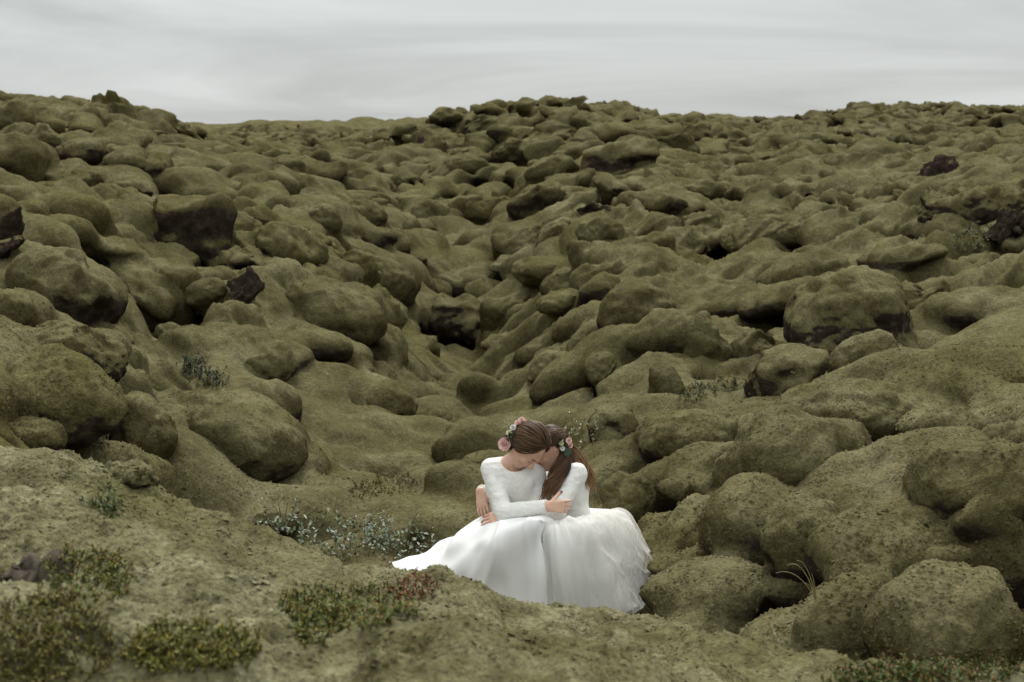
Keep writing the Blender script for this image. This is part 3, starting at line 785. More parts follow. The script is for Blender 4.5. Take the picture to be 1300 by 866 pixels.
# ---------- far plain and the ground round and behind the camera
def build_plain():
    th = np.concatenate([np.linspace(-math.pi, -.42, 120)[:-1], np.linspace(-.42, .42, 420), np.linspace(.42, math.pi, 120)[1:]])
    rr = np.concatenate([[0.05], np.exp(np.linspace(math.log(0.6), math.log(110), 60)), np.exp(np.linspace(math.log(113), math.log(320), 90)), np.exp(np.linspace(math.log(335), math.log(7000), 60))])
    T, Rr = np.meshgrid(th, rr, indexing='ij')
    x, y = np.sin(T) * Rr, np.cos(T) * Rr
    yc = np.maximum(y, 1.9)
    u = np.clip(x / yc, -.64, .64)
    near = CAMZ + macro_w(u, np.clip(np.maximum(y, np.abs(x) / .64), 2.0, 118)) * np.clip(np.maximum(y, np.abs(x) / .64), 2.0, 118)
    q = np.stack([x.ravel(), y.ravel(), 0 * x.ravel()], 1)
    back = (CAMZ - 1.45 + fbm(q / 9, 3).reshape(x.shape) * .5 * np.clip(Rr / 12, 0, 1.5))
    m = np.clip((y / np.maximum(Rr, .01) - .2) / .5, 0, 1); m = m * m * (3 - 2 * m)
    z = near * m + back * (1 - m)
    far = np.clip((Rr - 105) / 60, 0, 1)
    flat = CAMZ - 1.7 + (fbm(q / 9, 4).reshape(x.shape) * .75 + fbm(q / 120, 2).reshape(x.shape) * .8) * np.clip(1.3 - Rr / 2500, 0, 1)
    flat = flat + 1.75 * np.exp(-((Rr - 175) / 45) ** 2) * .84 + (.40 * fbm(q / 3.5 + 5, 3).reshape(x.shape)) * np.exp(-((Rr - 165) / 70) ** 2)
    z = z * (1 - far) + flat * far
    inside = (np.abs(x) < .60 * y) & (y > 2.3) & (y < 114)            # the fine sheet lies here: dive under it
    z = np.where(inside, z - np.clip(np.minimum(.60 * y - np.abs(x), np.minimum(y - 2.3, 114 - y)) * .8, 0, 1.2), z - 0.03)
    nT, nR = T.shape
    idx = np.arange(nT * nR).reshape(nT, nR)
    f = np.stack([idx[:-1, :-1], idx[:-1, 1:], idx[1:, 1:], idx[1:, :-1]], -1).reshape(-1, 4)
    v = np.stack([x.ravel(), y.ravel(), z.ravel()], 1)
    n = vert_normals(v, f)
    if n[:, 2].mean() < 0: f = f[:, ::-1]
    o = mesh_from('plain', v, np.ascontiguousarray(f), MOSS)
    tag(o, kind='structure')
    add_attr(o.data, 'rock', np.zeros(len(v))); add_attr(o.data, 'green', np.zeros(len(v)))
build_plain()

# ---------- the boulders themselves
_ico = {}
def ico(level):
    if level not in _ico:
        bm = bmesh.new()
        bmesh.ops.create_icosphere(bm, subdivisions=level, radius=1.0)
        v = np.array([p.co[:] for p in bm.verts], np.float32)
        f = np.array([[q.index for q in p.verts] for p in bm.faces], np.int32)
        bm.free()
        _ico[level] = (v, f)
    return _ico[level]
def tri_normals(V, F):
    n = np.cross(V[F[:, 1]] - V[F[:, 0]], V[F[:, 2]] - V[F[:, 0]])
    vn = np.zeros_like(V)
    for k in range(3):
        for ax in range(3):
            vn[:, ax] += np.bincount(F[:, k], n[:, ax], len(V))
    return vn / np.maximum(np.linalg.norm(vn, axis=1, keepdims=True), 1e-9)
def boulder_mesh(b, seed):
    rng = np.random.default_rng(seed)
    px_w = b['r'][0] * 2 * 1422 / b['D']
    lvl = 6 if px_w > 85 else 5 if px_w > 26 else 4
    d, f = ico(lvl)
    r = np.array(b['r'], np.float32); M = b['M'].astype(np.float32); c = b['c'].astype(np.float32)
    lobes = [(c, r)]
    nl = {'m': 4, 'c': 5, 'r': 0}.get(b['kind'], 3)
    for _ in range(nl):
        o = rng.normal(0, 1, 3); o[1] -= .4; o[2] = abs(o[2]) * .5 - .1
        o /= np.linalg.norm(o)
        s = rng.uniform(.34, .62)
        lobes.append(((c + (o * r * (.93 - s * rng.uniform(.75, 1.0))) @ M).astype(np.float32), (r * s * rng.uniform(.8, 1.2, 3)).astype(np.float32)))
    PLN = rng.normal(0, 1, (11, 3)).astype(np.float32); PLN /= np.linalg.norm(PLN, axis=1, keepdims=True); PD = rng.uniform(.52, 1.0, 11).astype(np.float32)
    lo = np.zeros(len(d), np.float32); hi = np.full(len(d), 1.6, np.float32)
    dirs = (d * r) @ M                                                 # unit sphere stretched to the boulder
    k = 0.35 * float(r.min())
    for _ in range(16):
        mid = (lo + hi) / 2
        p = c + dirs * mid[:, None]
        s = None
        for li, (lc, lr) in enumerate(lobes):
            if li == 0 and b['kind'] == 'r':                                 # split along flat faces
                q = (((p - lc) @ M.T / lr) @ PLN.T / PD).max(1) * float(lr.min()) - float(lr.min())
            elif li == 0 and b['px'] in (243, 580, 1075, 999, 1250, 787, 776):                # squarish, broken blocks
                w_ = np.abs((p - lc) @ M.T) / (lr * .93)
                q = ((w_ ** 5).sum(1) ** .2 - 1) * float(lr.min())
            else:
                q = ellipsoid_sd(p, lc, M, lr)
            s = q if s is None else smin(s, q, k * .6)
        ins = s < 0
        lo = np.where(ins, mid, lo); hi = np.where(ins, hi, mid)
    V = (c + dirs * lo[:, None]).astype(np.float32)
    n = tri_normals(V, f)
    rm = float(r.min())
    V = V + n * (fbm(V / (rm * 1.2) + seed * 3.1, 3)[:, None] * rm * (.24 if b['kind'] == 'c' else .18))
    rough = {'m': 1.0, 'c': 1.5, 'r': 2.0}[b['kind']]
    if b['kind'] in 'cr':                                              # broken blocky faces
        low = 1.0 if b['kind'] == 'r' else np.clip(.25 - (V[:, 2:3] - c[2]) / r[2], 0, 1)
        V = V + n * low * (fbm(V / (rm * .7) + seed, 4)[:, None]) * rm * (.12 if b['kind'] == 'r' else .24)
    V = roughen(V, tri_normals(V, f), rough)
    return V, f
def stone_material():
    m, t, b = principled('brown_stone')
    pos = N(t, 'ShaderNodeNewGeometry').outputs['Position']
    c = ramp(t, noise(t, pos, 14, 5, .7), [(.3, (.042, .035, .025)), (.55, (.080, .067, .048)), (.75, (.135, .115, .087))])
    t.links.new(c, b.inputs['Base Color']); b.inputs['Roughness'].default_value = .9; b.inputs['Specular IOR Level'].default_value = .1
    bp = N(t, 'ShaderNodeBump'); bp.inputs['Strength'].default_value = .6; bp.inputs['Distance'].default_value = .01
    t.links.new(noise(t, pos, 60, 4, .7), bp.inputs['Height']); t.links.new(bp.outputs[0], b.inputs['Normal'])
    return m
STONE = stone_material()
BOULDER_GEO = []
BARE = {243: 1.3, 580: .6, 1075: .2, 999: .3, 1250: .3, 776: 2.0, 96: .1}
for i, b in enumerate(BOULDERS):
    if b['kind'] == 't':
        continue
    v, f = boulder_mesh(b, 100 + i)
    n = tri_normals(v, f)
    name = {'m': 'mossy_boulder', 'c': 'moss_capped_rock', 'r': 'lava_rock'}[b['kind']]
    o = mesh_from(name, v - b['c'].astype(np.float32), f, STONE if b['px'] == 34 else MOSS)
    o.location = Vector(b['c'])
    tag(o, b['label'], 'rock' if b['kind'] != 'm' else 'boulder', 'moss covered boulders on the lava slopes')
    if b['kind'] == 'm':
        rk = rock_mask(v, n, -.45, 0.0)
    elif b['kind'] == 'c':
        h = (v[:, 2] - b['c'][2]) / b['r'][2]
        rk = np.clip((0.35 - n[:, 2]) / .4, 0, 1) * np.clip(.55 + BARE.get(round(b['px']), 0) - h * 1.3 + .5 * vnoise(v * 3), 0, 1) + rock_mask(v, n)
    else:
        rk = np.clip(.95 - np.clip(n[:, 2] - .55, 0, 1) * 2.2 * np.clip(.5 + fbm(v * 3, 2), 0, 1), 0, 1)
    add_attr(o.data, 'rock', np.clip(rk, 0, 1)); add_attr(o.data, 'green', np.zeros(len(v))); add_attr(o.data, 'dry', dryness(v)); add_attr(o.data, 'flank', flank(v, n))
    BOULDER_GEO.append((v, f, n, b, rk))

# ---------- the pile of the moss where it is near enough to be seen as single tufts
def tufts():
    rng = np.random.default_rng(21)
    segs = [(TER_V, TER_Q, TER_N)] + [(v, f, n) for (v, f, n, b, rk) in BOULDER_GEO if b['D'] < 11.5 and b['kind'] != 'r']
    ps, ns = [], []
    for (v, f, n) in segs:
        c = v[f].mean(1)
        u = np.abs(c[:, 0] / np.maximum(c[:, 1], .1))
        m = (c[:, 1] > 2.6) & (c[:, 1] < 11.5) & (u < .42)
        f, c = f[m], c[m]
        if not len(f): continue
        e1, e2 = v[f[:, 1]] - v[f[:, 0]], v[f[:, -1]] - v[f[:, 0]]
        area = np.linalg.norm(np.cross(e1, e2), axis=1) * (1.0 if f.shape[1] == 4 else .5)
        nz = n[f[:, 0], 2]
        dens = np.interp(c[:, 1], [3, 5, 7, 9, 11.5], [2600, 2400, 1900, 1100, 350]) * np.clip(nz + .35, 0, 1)
        dens *= np.clip(.55 + 1.1 * fbm(c * 9.0, 2), .12, 1.5)
        cnt = rng.poisson(area * dens)
        k = np.repeat(np.arange(len(f)), cnt)
        a, b = rng.random(len(k)), rng.random(len(k))
        if f.shape[1] == 3:
            sw = a + b > 1; a[sw], b[sw] = 1 - a[sw], 1 - b[sw]
        ps.append(v[f[k, 0]] + e1[k] * a[:, None] + e2[k] * b[:, None]); ns.append(n[f[k, 0]])
    p = np.concatenate(ps); n = np.concatenate(ns)
    m = len(p)
    s = rng.uniform(.006, .016, m) * (1 + .6 * fbm(p * 3, 2))
    d = n + rng.normal(0, .35, (m, 3)); d /= np.linalg.norm(d, axis=1, keepdims=True)
    t1 = np.cross(d, rng.normal(0, 1, (m, 3))); t1 /= np.maximum(np.linalg.norm(t1, axis=1, keepdims=True), 1e-6)
    t2 = np.cross(d, t1)
    base = p - n * s[:, None] * .25
    ring = [base + (t1 * math.cos(a) + t2 * math.sin(a)) * s[:, None] * rng.uniform(.7, 1.15, (m, 1)) for a in (0, 1.571, 3.142, 4.712)]
    tip = base + d * s[:, None] * rng.uniform(.7, 1.25, (m, 1))
    v = np.stack(ring + [tip], 1).reshape(-1, 3)
    k = np.arange(m, dtype=np.int32)[:, None] * 5
    f = np.concatenate([k + np.array([[a, (a + 1) % 4, 4]], np.int32) for a in range(4)])
    o = mesh_from('moss_tufts', v, f, MOSS)
    tag(o, kind='stuff')
    add_attr(o.data, 'rock', np.zeros(len(v)))
    u = v[:, 0] / v[:, 1]
    g = np.clip((fbm(v * np.array([.8, .8, .3]), 3) - .15) * 2.2, 0, 1) * np.clip(1 - np.abs(v[:, 1] - 4.3) / 1.5, 0, 1) * np.clip((-u - .02) * 6, 0, 1)
    add_attr(o.data, 'green', g); add_attr(o.data, 'dry', dryness(v))
    return m
tufts()
# ------------------------------------------------------------------ the two women
def unit(v):
    v = np.asarray(v, float); return v / np.linalg.norm(v)
def frame(f, u):
    f = unit(f); u = np.asarray(u, float); u = unit(u - f * (u @ f)); s = unit(np.cross(f, u))
    return s, f, u                                          # s: the person's right
class Solid:
    """a signed distance field on a regular grid, fed with simple shapes that melt together"""
    def __init__(self, lo, hi, h):
        self.lo = np.array(lo, np.float32); self.h = h
        self.n = np.ceil((np.array(hi) - self.lo) / h).astype(int) + 1
        self.F = np.full(tuple(self.n), 1.0, np.float32)
    def block(self, lo, hi):
        a = np.clip(((np.asarray(lo) - self.lo) / self.h).astype(int), 0, self.n)
        b = np.clip(((np.asarray(hi) - self.lo) / self.h).astype(int) + 2, 0, self.n)
        if (b - a).min() <= 0: return None, None
        g = np.meshgrid(*[self.lo[k] + self.h * np.arange(a[k], b[k], dtype=np.float32) for k in range(3)], indexing='ij')
        return tuple(slice(a[k], b[k]) for k in range(3)), np.stack(g, -1)
    def put(self, lo, hi, fn, k, op='add'):
        sl, p = self.block(np.asarray(lo) - k - .03, np.asarray(hi) + k + .03)
        if sl is None: return
        d = fn(p)
        if op == 'add': self.F[sl] = smin(self.F[sl], d, k)
        else: self.F[sl] = -smin(-self.F[sl], d, k)
    def limb(self, a, b, ra, rb, k=.02, op='add', cut=None):
        a, b = np.asarray(a, np.float32), np.asarray(b, np.float32); R = max(ra, rb)
        def fn(p):
            ba = b - a; t = np.clip(((p - a) @ ba) / (ba @ ba), 0, 1)
            d = np.linalg.norm(p - a - t[..., None] * ba, axis=-1) - (ra + t * (rb - ra))
            if cut is not None:
                c, n = cut; d = np.maximum(d, (p - np.asarray(c, np.float32)) @ np.asarray(n, np.float32))
            return d
        self.put(np.minimum(a, b) - R, np.maximum(a, b) + R, fn, k, op)
    def chain(self, pts, rad, k=.02, **kw):
        for i in range(len(pts) - 1): self.limb(pts[i], pts[i + 1], rad[i], rad[i + 1], k, **kw)
    def egg(self, c, r, axes=np.eye(3), k=.02, op='add'):
        c = np.asarray(c, np.float32); r = np.asarray(r, np.float32); M = np.asarray(axes, np.float32)
        R = float(max(r)); self.put(c - R, c + R, lambda p: ellipsoid_sd(p, c, M, r), k, op)
    def mesh(self):
        V, Q = surface_nets(self.F, lambda I: (self.lo + self.h * I).astype(np.float32))
        return V, Q

def head(S, c, f, u, sc=1.0, ears=True):
    s, f, u = frame(f, u); A = np.stack([s, f, u]); c = np.asarray(c, float)
    L = lambda x, y, z: c + (s * x + f * y + u * z) * sc
    S.egg(L(0, -.012, .025), np.array([.072, .092, .092]) * sc, A, .02)          # skull
    S.egg(L(0, .028, -.035), np.array([.058, .066, .082]) * sc, A, .03)          # face
    S.egg(L(0, .052, -.092), np.array([.026, .026, .024]) * sc, A, .03)          # chin
    for x in (-1, 1):
        S.limb(L(x * .050, -.005, -.040), L(x * .022, .052, -.088), .018 * sc, .018 * sc, .03)   # jaw
        S.egg(L(x * .036, .068, -.028), np.array([.022, .018, .018]) * sc, A, .02)   # cheekbone
        S.limb(L(x * .014, .088, .022), L(x * .046, .076, .022), .008 * sc, .007 * sc, .012)     # brow
        S.egg(L(x * .031, .086, .002), np.array([.016, .010, .008]) * sc, A, .006, 'cut')   # eye hollow
        S.egg(L(x * .031, .074, .001), np.array([.0135, .0135, .0125]) * sc, A, .004)     # closed lid
        S.egg(L(x * .012, .097, -.036), np.array([.008, .009, .007]) * sc, A, .006)       # nostril
        if not ears: continue                                                             # under the hair
        S.egg(L(x * .074, -.008, -.008), np.array([.008, .018, .030]) * sc, A, .006)      # ear
        S.egg(L(x * .081, -.004, -.006), np.array([.005, .009, .016]) * sc, A, .003, 'cut')
        S.egg(L(x * .075, -.002, -.034), np.array([.006, .008, .009]) * sc, A, .004)      # lobe
    S.limb(L(0, .088, .008), L(0, .110, -.032), .0075 * sc, .0105 * sc, .012)    # nose
    S.egg(L(0, .086, -.058), np.array([.022, .010, .0055]) * sc, A, .005)        # lips
    S.egg(L(0, .084, -.068), np.array([.019, .010, .0065]) * sc, A, .005)
    return L, (s, f, u), c, sc
def head_colour(V, col, H):
    L, (s, f, u), c, sc = H
    q = (V - c) / sc; x, y, z = q @ s, q @ f, q @ u
    def spot(cx, cy, cz, rx, ry, rz):
        return np.clip(1.4 - np.sqrt(((x - cx) / rx) ** 2 + ((y - cy) / ry) ** 2 + ((z - cz) / rz) ** 2) * .9, 0, 1)[:, None]
    def put(w, c_):
        nonlocal col
        col = col * (1 - w) + np.array(c_) * w
    put(spot(0, .092, -.062, .022, .02, .011), (.50, .17, .15))
    for sx in (-1, 1):
        put(spot(sx * .04, .07, -.03, .03, .03, .025) * .35, (.66, .30, .23))
        put(spot(sx * .032, .088, .024, .022, .02, .0055) * .9, (.12, .07, .04))
        put(spot(sx * .031, .088, -.006, .015, .012, .0035), (.05, .03, .02))
        put(spot(sx * .078, -.004, -.008, .012, .02, .03) * .35, (.66, .29, .21))
    put(spot(0, .11, -.032, .014, .014, .014) * .3, (.66, .30, .23))
    return col
def hand(S, w, d, n, curl, thumb_side, sc=1.0, spread=.10, thumb_out=.75, tcurl=.3):
    """wrist w, direction d towards the fingers, n out of the back of the hand; curl: bend per joint for the four fingers"""
    d = unit(d); n = unit(np.asarray(n) - d * (np.asarray(n) @ d)); t = np.cross(n, d) * thumb_side
    w = np.asarray(w, float); tips = []
    kn = []
    for i, (off, ln) in enumerate(((.028, .086), (.009, .090), (-.010, .086), (-.027, .078))):
        k = w + (t * off + d * ln) * sc
        S.limb(w + t * off * .55 * sc, k, .014 * sc, .0105 * sc, .014)
        kn.append(k)
    for i, (k, lens) in enumerate(zip(kn, ((.042, .025, .020), (.046, .029, .021), (.042, .027, .021), (.034, .020, .018)))):
        ang = 0.0; p = k; dd = unit(d + t * spread * (1.2 - .8 * i))
        for j, ll in enumerate(lens):
            ang += curl[i][j]
            v = dd * math.cos(ang) - n * math.sin(ang)
            p2 = p + v * ll * sc
            S.limb(p, p2, (.0092 - .0008 * j) * sc * (.9 if i == 3 else 1), (.0084 - .0008 * j) * sc * (.9 if i == 3 else 1), .004)
            p = p2
        tips.append((p, n * math.cos(ang) + dd * math.sin(ang)))
    b = w + (t * .020 + d * .022) * sc
    v = unit(d * .75 + t * thumb_out - n * .25)
    p1 = b + v * .038 * sc; v2 = unit(v + d * .4 * tcurl - n * tcurl * .4); p2 = p1 + v2 * .027 * sc; p3 = p2 + unit(v2 + d * .3) * .022 * sc
    S.limb(b, p1, .014 * sc, .0115 * sc, .012); S.limb(p1, p2, .0108 * sc, .0098 * sc, .004); S.limb(p2, p3, .0098 * sc, .0082 * sc, .003)
    tips.append((p3, unit(n + t * .5)))
    return tips
def nails(V, col, tips, c):
    for p, n in tips:
        q = V - (np.asarray(p) + np.asarray(n) * .006)
        w = np.clip(2.2 - np.linalg.norm(q, axis=1) / .0058, 0, 1)[:, None]
        col = col * (1 - w) + np.array(c) * w
    return col

# ---- materials
def skin_material():
    m, t, b = principled('skin')
    a = N(t, 'ShaderNodeAttribute'); a.attribute_name = 'tone'
    geo = N(t, 'ShaderNodeNewGeometry')
    v = ramp(t, noise(t, geo.outputs['Position'], 38, 3), [(.3, (.90, .86, .84)), (.7, (1.06, 1.05, 1.04))])
    t.links.new(mixc(t, 1.0, a.outputs['Color'], v, 'MULTIPLY'), b.inputs['Base Color'])
    b.inputs['Roughness'].default_value = .48
    b.inputs['Subsurface Weight'].default_value = .12
    b.inputs['Subsurface Radius'].default_value = (.012, .005, .003)
    return m
def knit_material():
    m, t, b = principled('knit_wool')
    geo = N(t, 'ShaderNodeNewGeometry')
    pos = geo.outputs['Position']
    c = ramp(t, noise(t, pos, 60, 3, .6), [(.3, (.71, .70, .665)), (.7, (.80, .79, .755))])
    t.links.new(c, b.inputs['Base Color'])
    b.inputs['Roughness'].default_value = .9; b.inputs['Specular IOR Level'].default_value = .15
    b.inputs['Sheen Weight'].default_value = .12
    w = N(t, 'ShaderNodeTexWave'); w.inputs['Scale'].default_value = 95; w.inputs['Distortion'].default_value = 1.5
    w.bands_direction = 'Z'
    t.links.new(pos, w.inputs['Vector'])
    h = math_node(t, 'ADD', math_node(t, 'MULTIPLY', w.outputs[1], .5), noise(t, pos, 220, 2))
    bp = N(t, 'ShaderNodeBump'); bp.inputs['Strength'].default_value = .25; bp.inputs['Distance'].default_value = .003
    t.links.new(h, bp.inputs['Height']); t.links.new(bp.outputs[0], b.inputs['Normal'])
    return m
def satin_material():
    m, t, b = principled('white_satin')
    geo = N(t, 'ShaderNodeNewGeometry')
    c = ramp(t, noise(t, geo.outputs['Position'], 3.0, 3), [(.3, (.76, .76, .755)), (.7, (.81, .81, .80))])
    t.links.new(c, b.inputs['Base Color'])
    b.inputs['Roughness'].default_value = .5; b.inputs['Specular IOR Level'].default_value = .35
    b.inputs['Sheen Weight'].default_value = .1
    bp = N(t, 'ShaderNodeBump'); bp.inputs['Strength'].default_value = .12; bp.inputs['Distance'].default_value = .002
    t.links.new(noise(t, geo.outputs['Position'], 400, 2), bp.inputs['Height']); t.links.new(bp.outputs[0], b.inputs['Normal'])
    return m
def tulle_material(name, lo, hi, col=(.80, .80, .77)):
    m, t, b = principled(name)
    geo = N(t, 'ShaderNodeNewGeometry'); pos = geo.outputs['Position']
    b.inputs['Base Color'].default_value = (*col, 1); b.inputs['Roughness'].default_value = .8
    b.inputs['Specular IOR Level'].default_value = .15
    tl = N(t, 'ShaderNodeBsdfTranslucent'); tl.inputs[0].default_value = (*col, 1)
    tr = N(t, 'ShaderNodeBsdfTransparent')
    a = N(t, 'ShaderNodeMixShader'); a.inputs[0].default_value = .35
    t.links.new(b.outputs[0], a.inputs[1]); t.links.new(tl.outputs[0], a.inputs[2])
    # net seen edge on is denser
    lw = N(t, 'ShaderNodeLayerWeight'); lw.inputs[0].default_value = .35
    r = ramp(t, lw.outputs['Facing'], [(0.0, (lo, lo, lo)), (1.0, (hi, hi, hi))])
    mx = N(t, 'ShaderNodeMixShader')
    t.links.new(r, mx.inputs[0]); t.links.new(tr.outputs[0], mx.inputs[1]); t.links.new(a.outputs[0], mx.inputs[2])
    t.links.new(mx.outputs[0], t.nodes['Material Output'].inputs[0])
    return m
def hair_material():
    m, t, b = principled('brown_hair')
    a = N(t, 'ShaderNodeAttribute'); a.attribute_name = 'tone'
    t.links.new(a.outputs['Color'], b.inputs['Base Color'])
    b.inputs['Roughness'].default_value = .45; b.inputs['Specular IOR Level'].default_value = .22
    return m
def flat_material(name, col, rough=.7, var=.15, scale=60, spec=.2, metal=0.0):
    m, t, b = principled(name)
    geo = N(t, 'ShaderNodeNewGeometry')
    c = ramp(t, noise(t, geo.outputs['Position'], scale, 3), [(.3, tuple(x * (1 - var) for x in col)), (.7, tuple(min(1, x * (1 + var)) for x in col))])
    t.links.new(c, b.inputs['Base Color'])
    b.inputs['Roughness'].default_value = rough; b.inputs['Specular IOR Level'].default_value = spec; b.inputs['Metallic'].default_value = metal
    return m
SKIN, KNIT, SATIN, HAIR = skin_material(), knit_material(), satin_material(), hair_material()
TULLE = tulle_material('tulle_over_lining', .55, .95)
VEIL = tulle_material('loose_tulle', .14, .62, (.82, .80, .75))
PINK = flat_material('pink_petal', (.88, .63, .59), .6, .12); BLUSH = flat_material('blush_petal', (.84, .62, .55), .6, .1)
CREAM = flat_material('cream_petal', (.78, .76, .55), .6, .1); WHITEP = flat_material('white_petal', (.80, .80, .76), .6, .06)
LEAF = flat_material('dark_leaf', (.035, .060, .025), .5, .3); EUCA = flat_material('blue_green_leaf', (.065, .105, .065), .6, .2)
TWIG = flat_material('twig', (.06, .04, .025), .8, .2); SILVER = flat_material('silver', (.8, .8, .8), .25, .05, metal=1.0)
PEARL = flat_material('pearl', (.75, .73, .70), .2, .03, spec=.6); SHOE = flat_material('dark_shoe', (.02, .016, .014), .4, .1)

# ---- tubes, petals, leaves
def tube(pts, rad, sides=5):
    pts = np.asarray(pts, float); n = len(pts)
    rad = np.broadcast_to(np.asarray(rad, float), (n,))
    tg = np.gradient(pts, axis=0); tg /= np.maximum(np.linalg.norm(tg, axis=1, keepdims=True), 1e-9)
    ref = np.array([0.3, .2, .93]) if abs(tg[:, 2]).mean() < .8 else np.array([1.0, .2, 0])
    a = np.cross(tg, ref); a /= np.maximum(np.linalg.norm(a, axis=1, keepdims=True), 1e-9); b = np.cross(tg, a)
    th = np.linspace(0, 2 * math.pi, sides, endpoint=False)
    v = pts[:, None] + (a[:, None] * np.cos(th)[None, :, None] + b[:, None] * np.sin(th)[None, :, None]) * rad[:, None, None]
    idx = np.arange(n * sides).reshape(n, sides); r = np.roll(idx, -1, 1)
    f = np.stack([idx[:-1], r[:-1], r[1:], idx[1:]], -1).reshape(-1, 4)
    return v.reshape(-1, 3), f
class Bag:
    def __init__(self): self.v, self.f, self.n, self.t = [], [], 0, []
    def add(self, v, f, tone=None):
        f = np.asarray(f)
        if f.shape[1] == 3: f = np.concatenate([f, f[:, 2:]], 1)
        self.v.append(np.asarray(v)); self.f.append(f + self.n); self.n += len(v)
        if tone is not None: self.t.append(np.broadcast_to(np.asarray(tone, float), (len(v), 3)))
    def out(self, name, mat, parent=None, smooth=True):
        v = np.concatenate(self.v); f = np.concatenate(self.f)
        faces = [tuple(q[:3]) if q[2] == q[3] else tuple(q) for q in f.tolist()]
        o = mesh_from(name, v, faces if (f[:, 2] == f[:, 3]).any() else f, mat, parent, smooth)
        if self.t: add_color(o.data, 'tone', np.concatenate(self.t))
        return o
def petal(c, out, up, size, cup=.5, bend=.3):
    """a cupped petal rooted at c"""
    out, up = unit(out), unit(up); sd = np.cross(out, up)
    v, f = [], []
    for i, t in enumerate((0, .35, .7, 1.0)):
        w = (.25, .85, 1.0, .55)[i] * size * .55
        for j in (-1, -.5, 0, .5, 1):
            v.append(c + out * size * (t * (1 - .3 * bend * t)) + up * size * (cup * (t ** 1.6) * .6 + .18 * j * j) + sd * w * j)
    for i in range(3):
        for j in range(4):
            a = i * 5 + j; f.append((a, a + 1, a + 6, a + 5))
    return np.array(v), np.array(f)
def rose(c, axis, r, mat, parent, name='rose', rings=4):
    axis = unit(axis); x = unit(np.cross(axis, [.3, .1, .9])); y = np.cross(axis, x)
    B_ = Bag(); rng = np.random.default_rng(int(abs(c[0]) * 9999))
    for k in range(rings):
        q = (k + 1) / rings; m = 4 + k
        for i in range(m):
            a = i * 2 * math.pi / m + k * .8 + rng.uniform(-.15, .15)
            o = x * math.cos(a) + y * math.sin(a)
            B_.add(*petal(c + o * r * .12 * q - axis * r * .25 * q, o * q + axis * (1.15 - q) * 1.2, axis - o * (.9 - .7 * q), r * (.55 + .5 * q), .6 - .2 * q))
    return B_.out(name, mat, parent)
def leaf_mesh(c, d, up, ln, w):
    d = unit(d); s = unit(np.cross(d, up)); n = np.cross(s, d)
    v = [c, c + d * ln * .3 + s * w * .45 + n * ln * .05, c + d * ln * .3, c + d * ln * .3 - s * w * .45 + n * ln * .05,
         c + d * ln * .65 + s * w * .42 + n * ln * .02, c + d * ln * .65 - n * ln * .03, c + d * ln * .65 - s * w * .42 + n * ln * .02, c + d * ln - n * ln * .12]
    f = [(0, 2, 1, 1), (0, 3, 2, 2), (1, 2, 5, 4), (2, 3, 6, 5), (4, 5, 7, 7), (5, 6, 7, 7)]
    return np.array(v), np.array(f)

# ---- a skirt: rings of eight points (right, then round by the back and the left to the front), run through with a smooth surface
def skirt(rings, nth=192, ns=72, folds=None):
    R = np.array([[P(*q) for q in ring] for ring in rings])            # (nr,8,3)
    th = np.arange(nth) / nth * 8
    i = np.floor(th).astype(int); f = (th - i)[None, :, None]
    g = lambda k: R[:, (i + k) % 8]
    p0, p1, p2, p3 = g(-1), g(0), g(1), g(2)
    C = .5 * (2 * p1 + (p2 - p0) * f + (2 * p0 - 5 * p1 + 4 * p2 - p3) * f ** 2 + (3 * p1 - p0 - 3 * p2 + p3) * f ** 3)
    nr = len(R); s = np.linspace(0, nr - 1, ns); k = np.minimum(s.astype(int), nr - 2); t = (s - k)[:, None, None]
    pad = np.concatenate([C[:1] * 2 - C[1:2], C, C[-1:] * 2 - C[-2:-1]])
    p0, p1, p2, p3 = pad[k], pad[k + 1], pad[k + 2], pad[k + 3]
    S = .5 * (2 * p1 + (p2 - p0) * t + (2 * p0 - 5 * p1 + 4 * p2 - p3) * t ** 2 + (3 * p1 - p0 - 3 * p2 + p3) * t ** 3)
    idx = np.arange(ns * nth).reshape(ns, nth); r = np.roll(idx, -1, 1)
    F = np.stack([idx[:-1], idx[1:], r[1:], r[:-1]], -1).reshape(-1, 4)
    V = S.reshape(-1, 3)
    n = vert_normals(V, F)
    cen = V.mean(0)
    if ((V - cen) * n).sum(1).mean() < 0: F = F[:, ::-1].copy(); n = -n
    if folds is not None:
        ss = np.repeat(np.linspace(0, 1, ns), nth); tt = np.tile(np.arange(nth) / nth, ns)
        V = V + n * folds(ss, tt, V)[:, None]
    V[:, 2] = np.maximum(V[:, 2], -.05)
    return V, F, S
def cyc(tt, f, seed, ss, wob=.15):
    a = tt * 2 * math.pi
    q = np.stack([np.cos(a) * f / 6.28, np.sin(a) * f / 6.28, ss * wob * 10 + seed * 7.3], 1)
    return vnoise(q)

# ================================================================== first woman: hair up, satin skirt
GRP = 'brides holding each other'
wA = empty('person', P(655, 772, 7.75) * np.array([1, 1, 0]), 'woman with pinned up hair and a pink rose crown, in white sweater and satin skirt', 'person', GRP)
wB = empty('person', P(735, 776, 7.8) * np.array([1, 1, 0]), 'woman with long loose brown hair leaning in, in white sweater and tulle skirt', 'person', GRP)
BASE = np.array([.65, .41, .305])

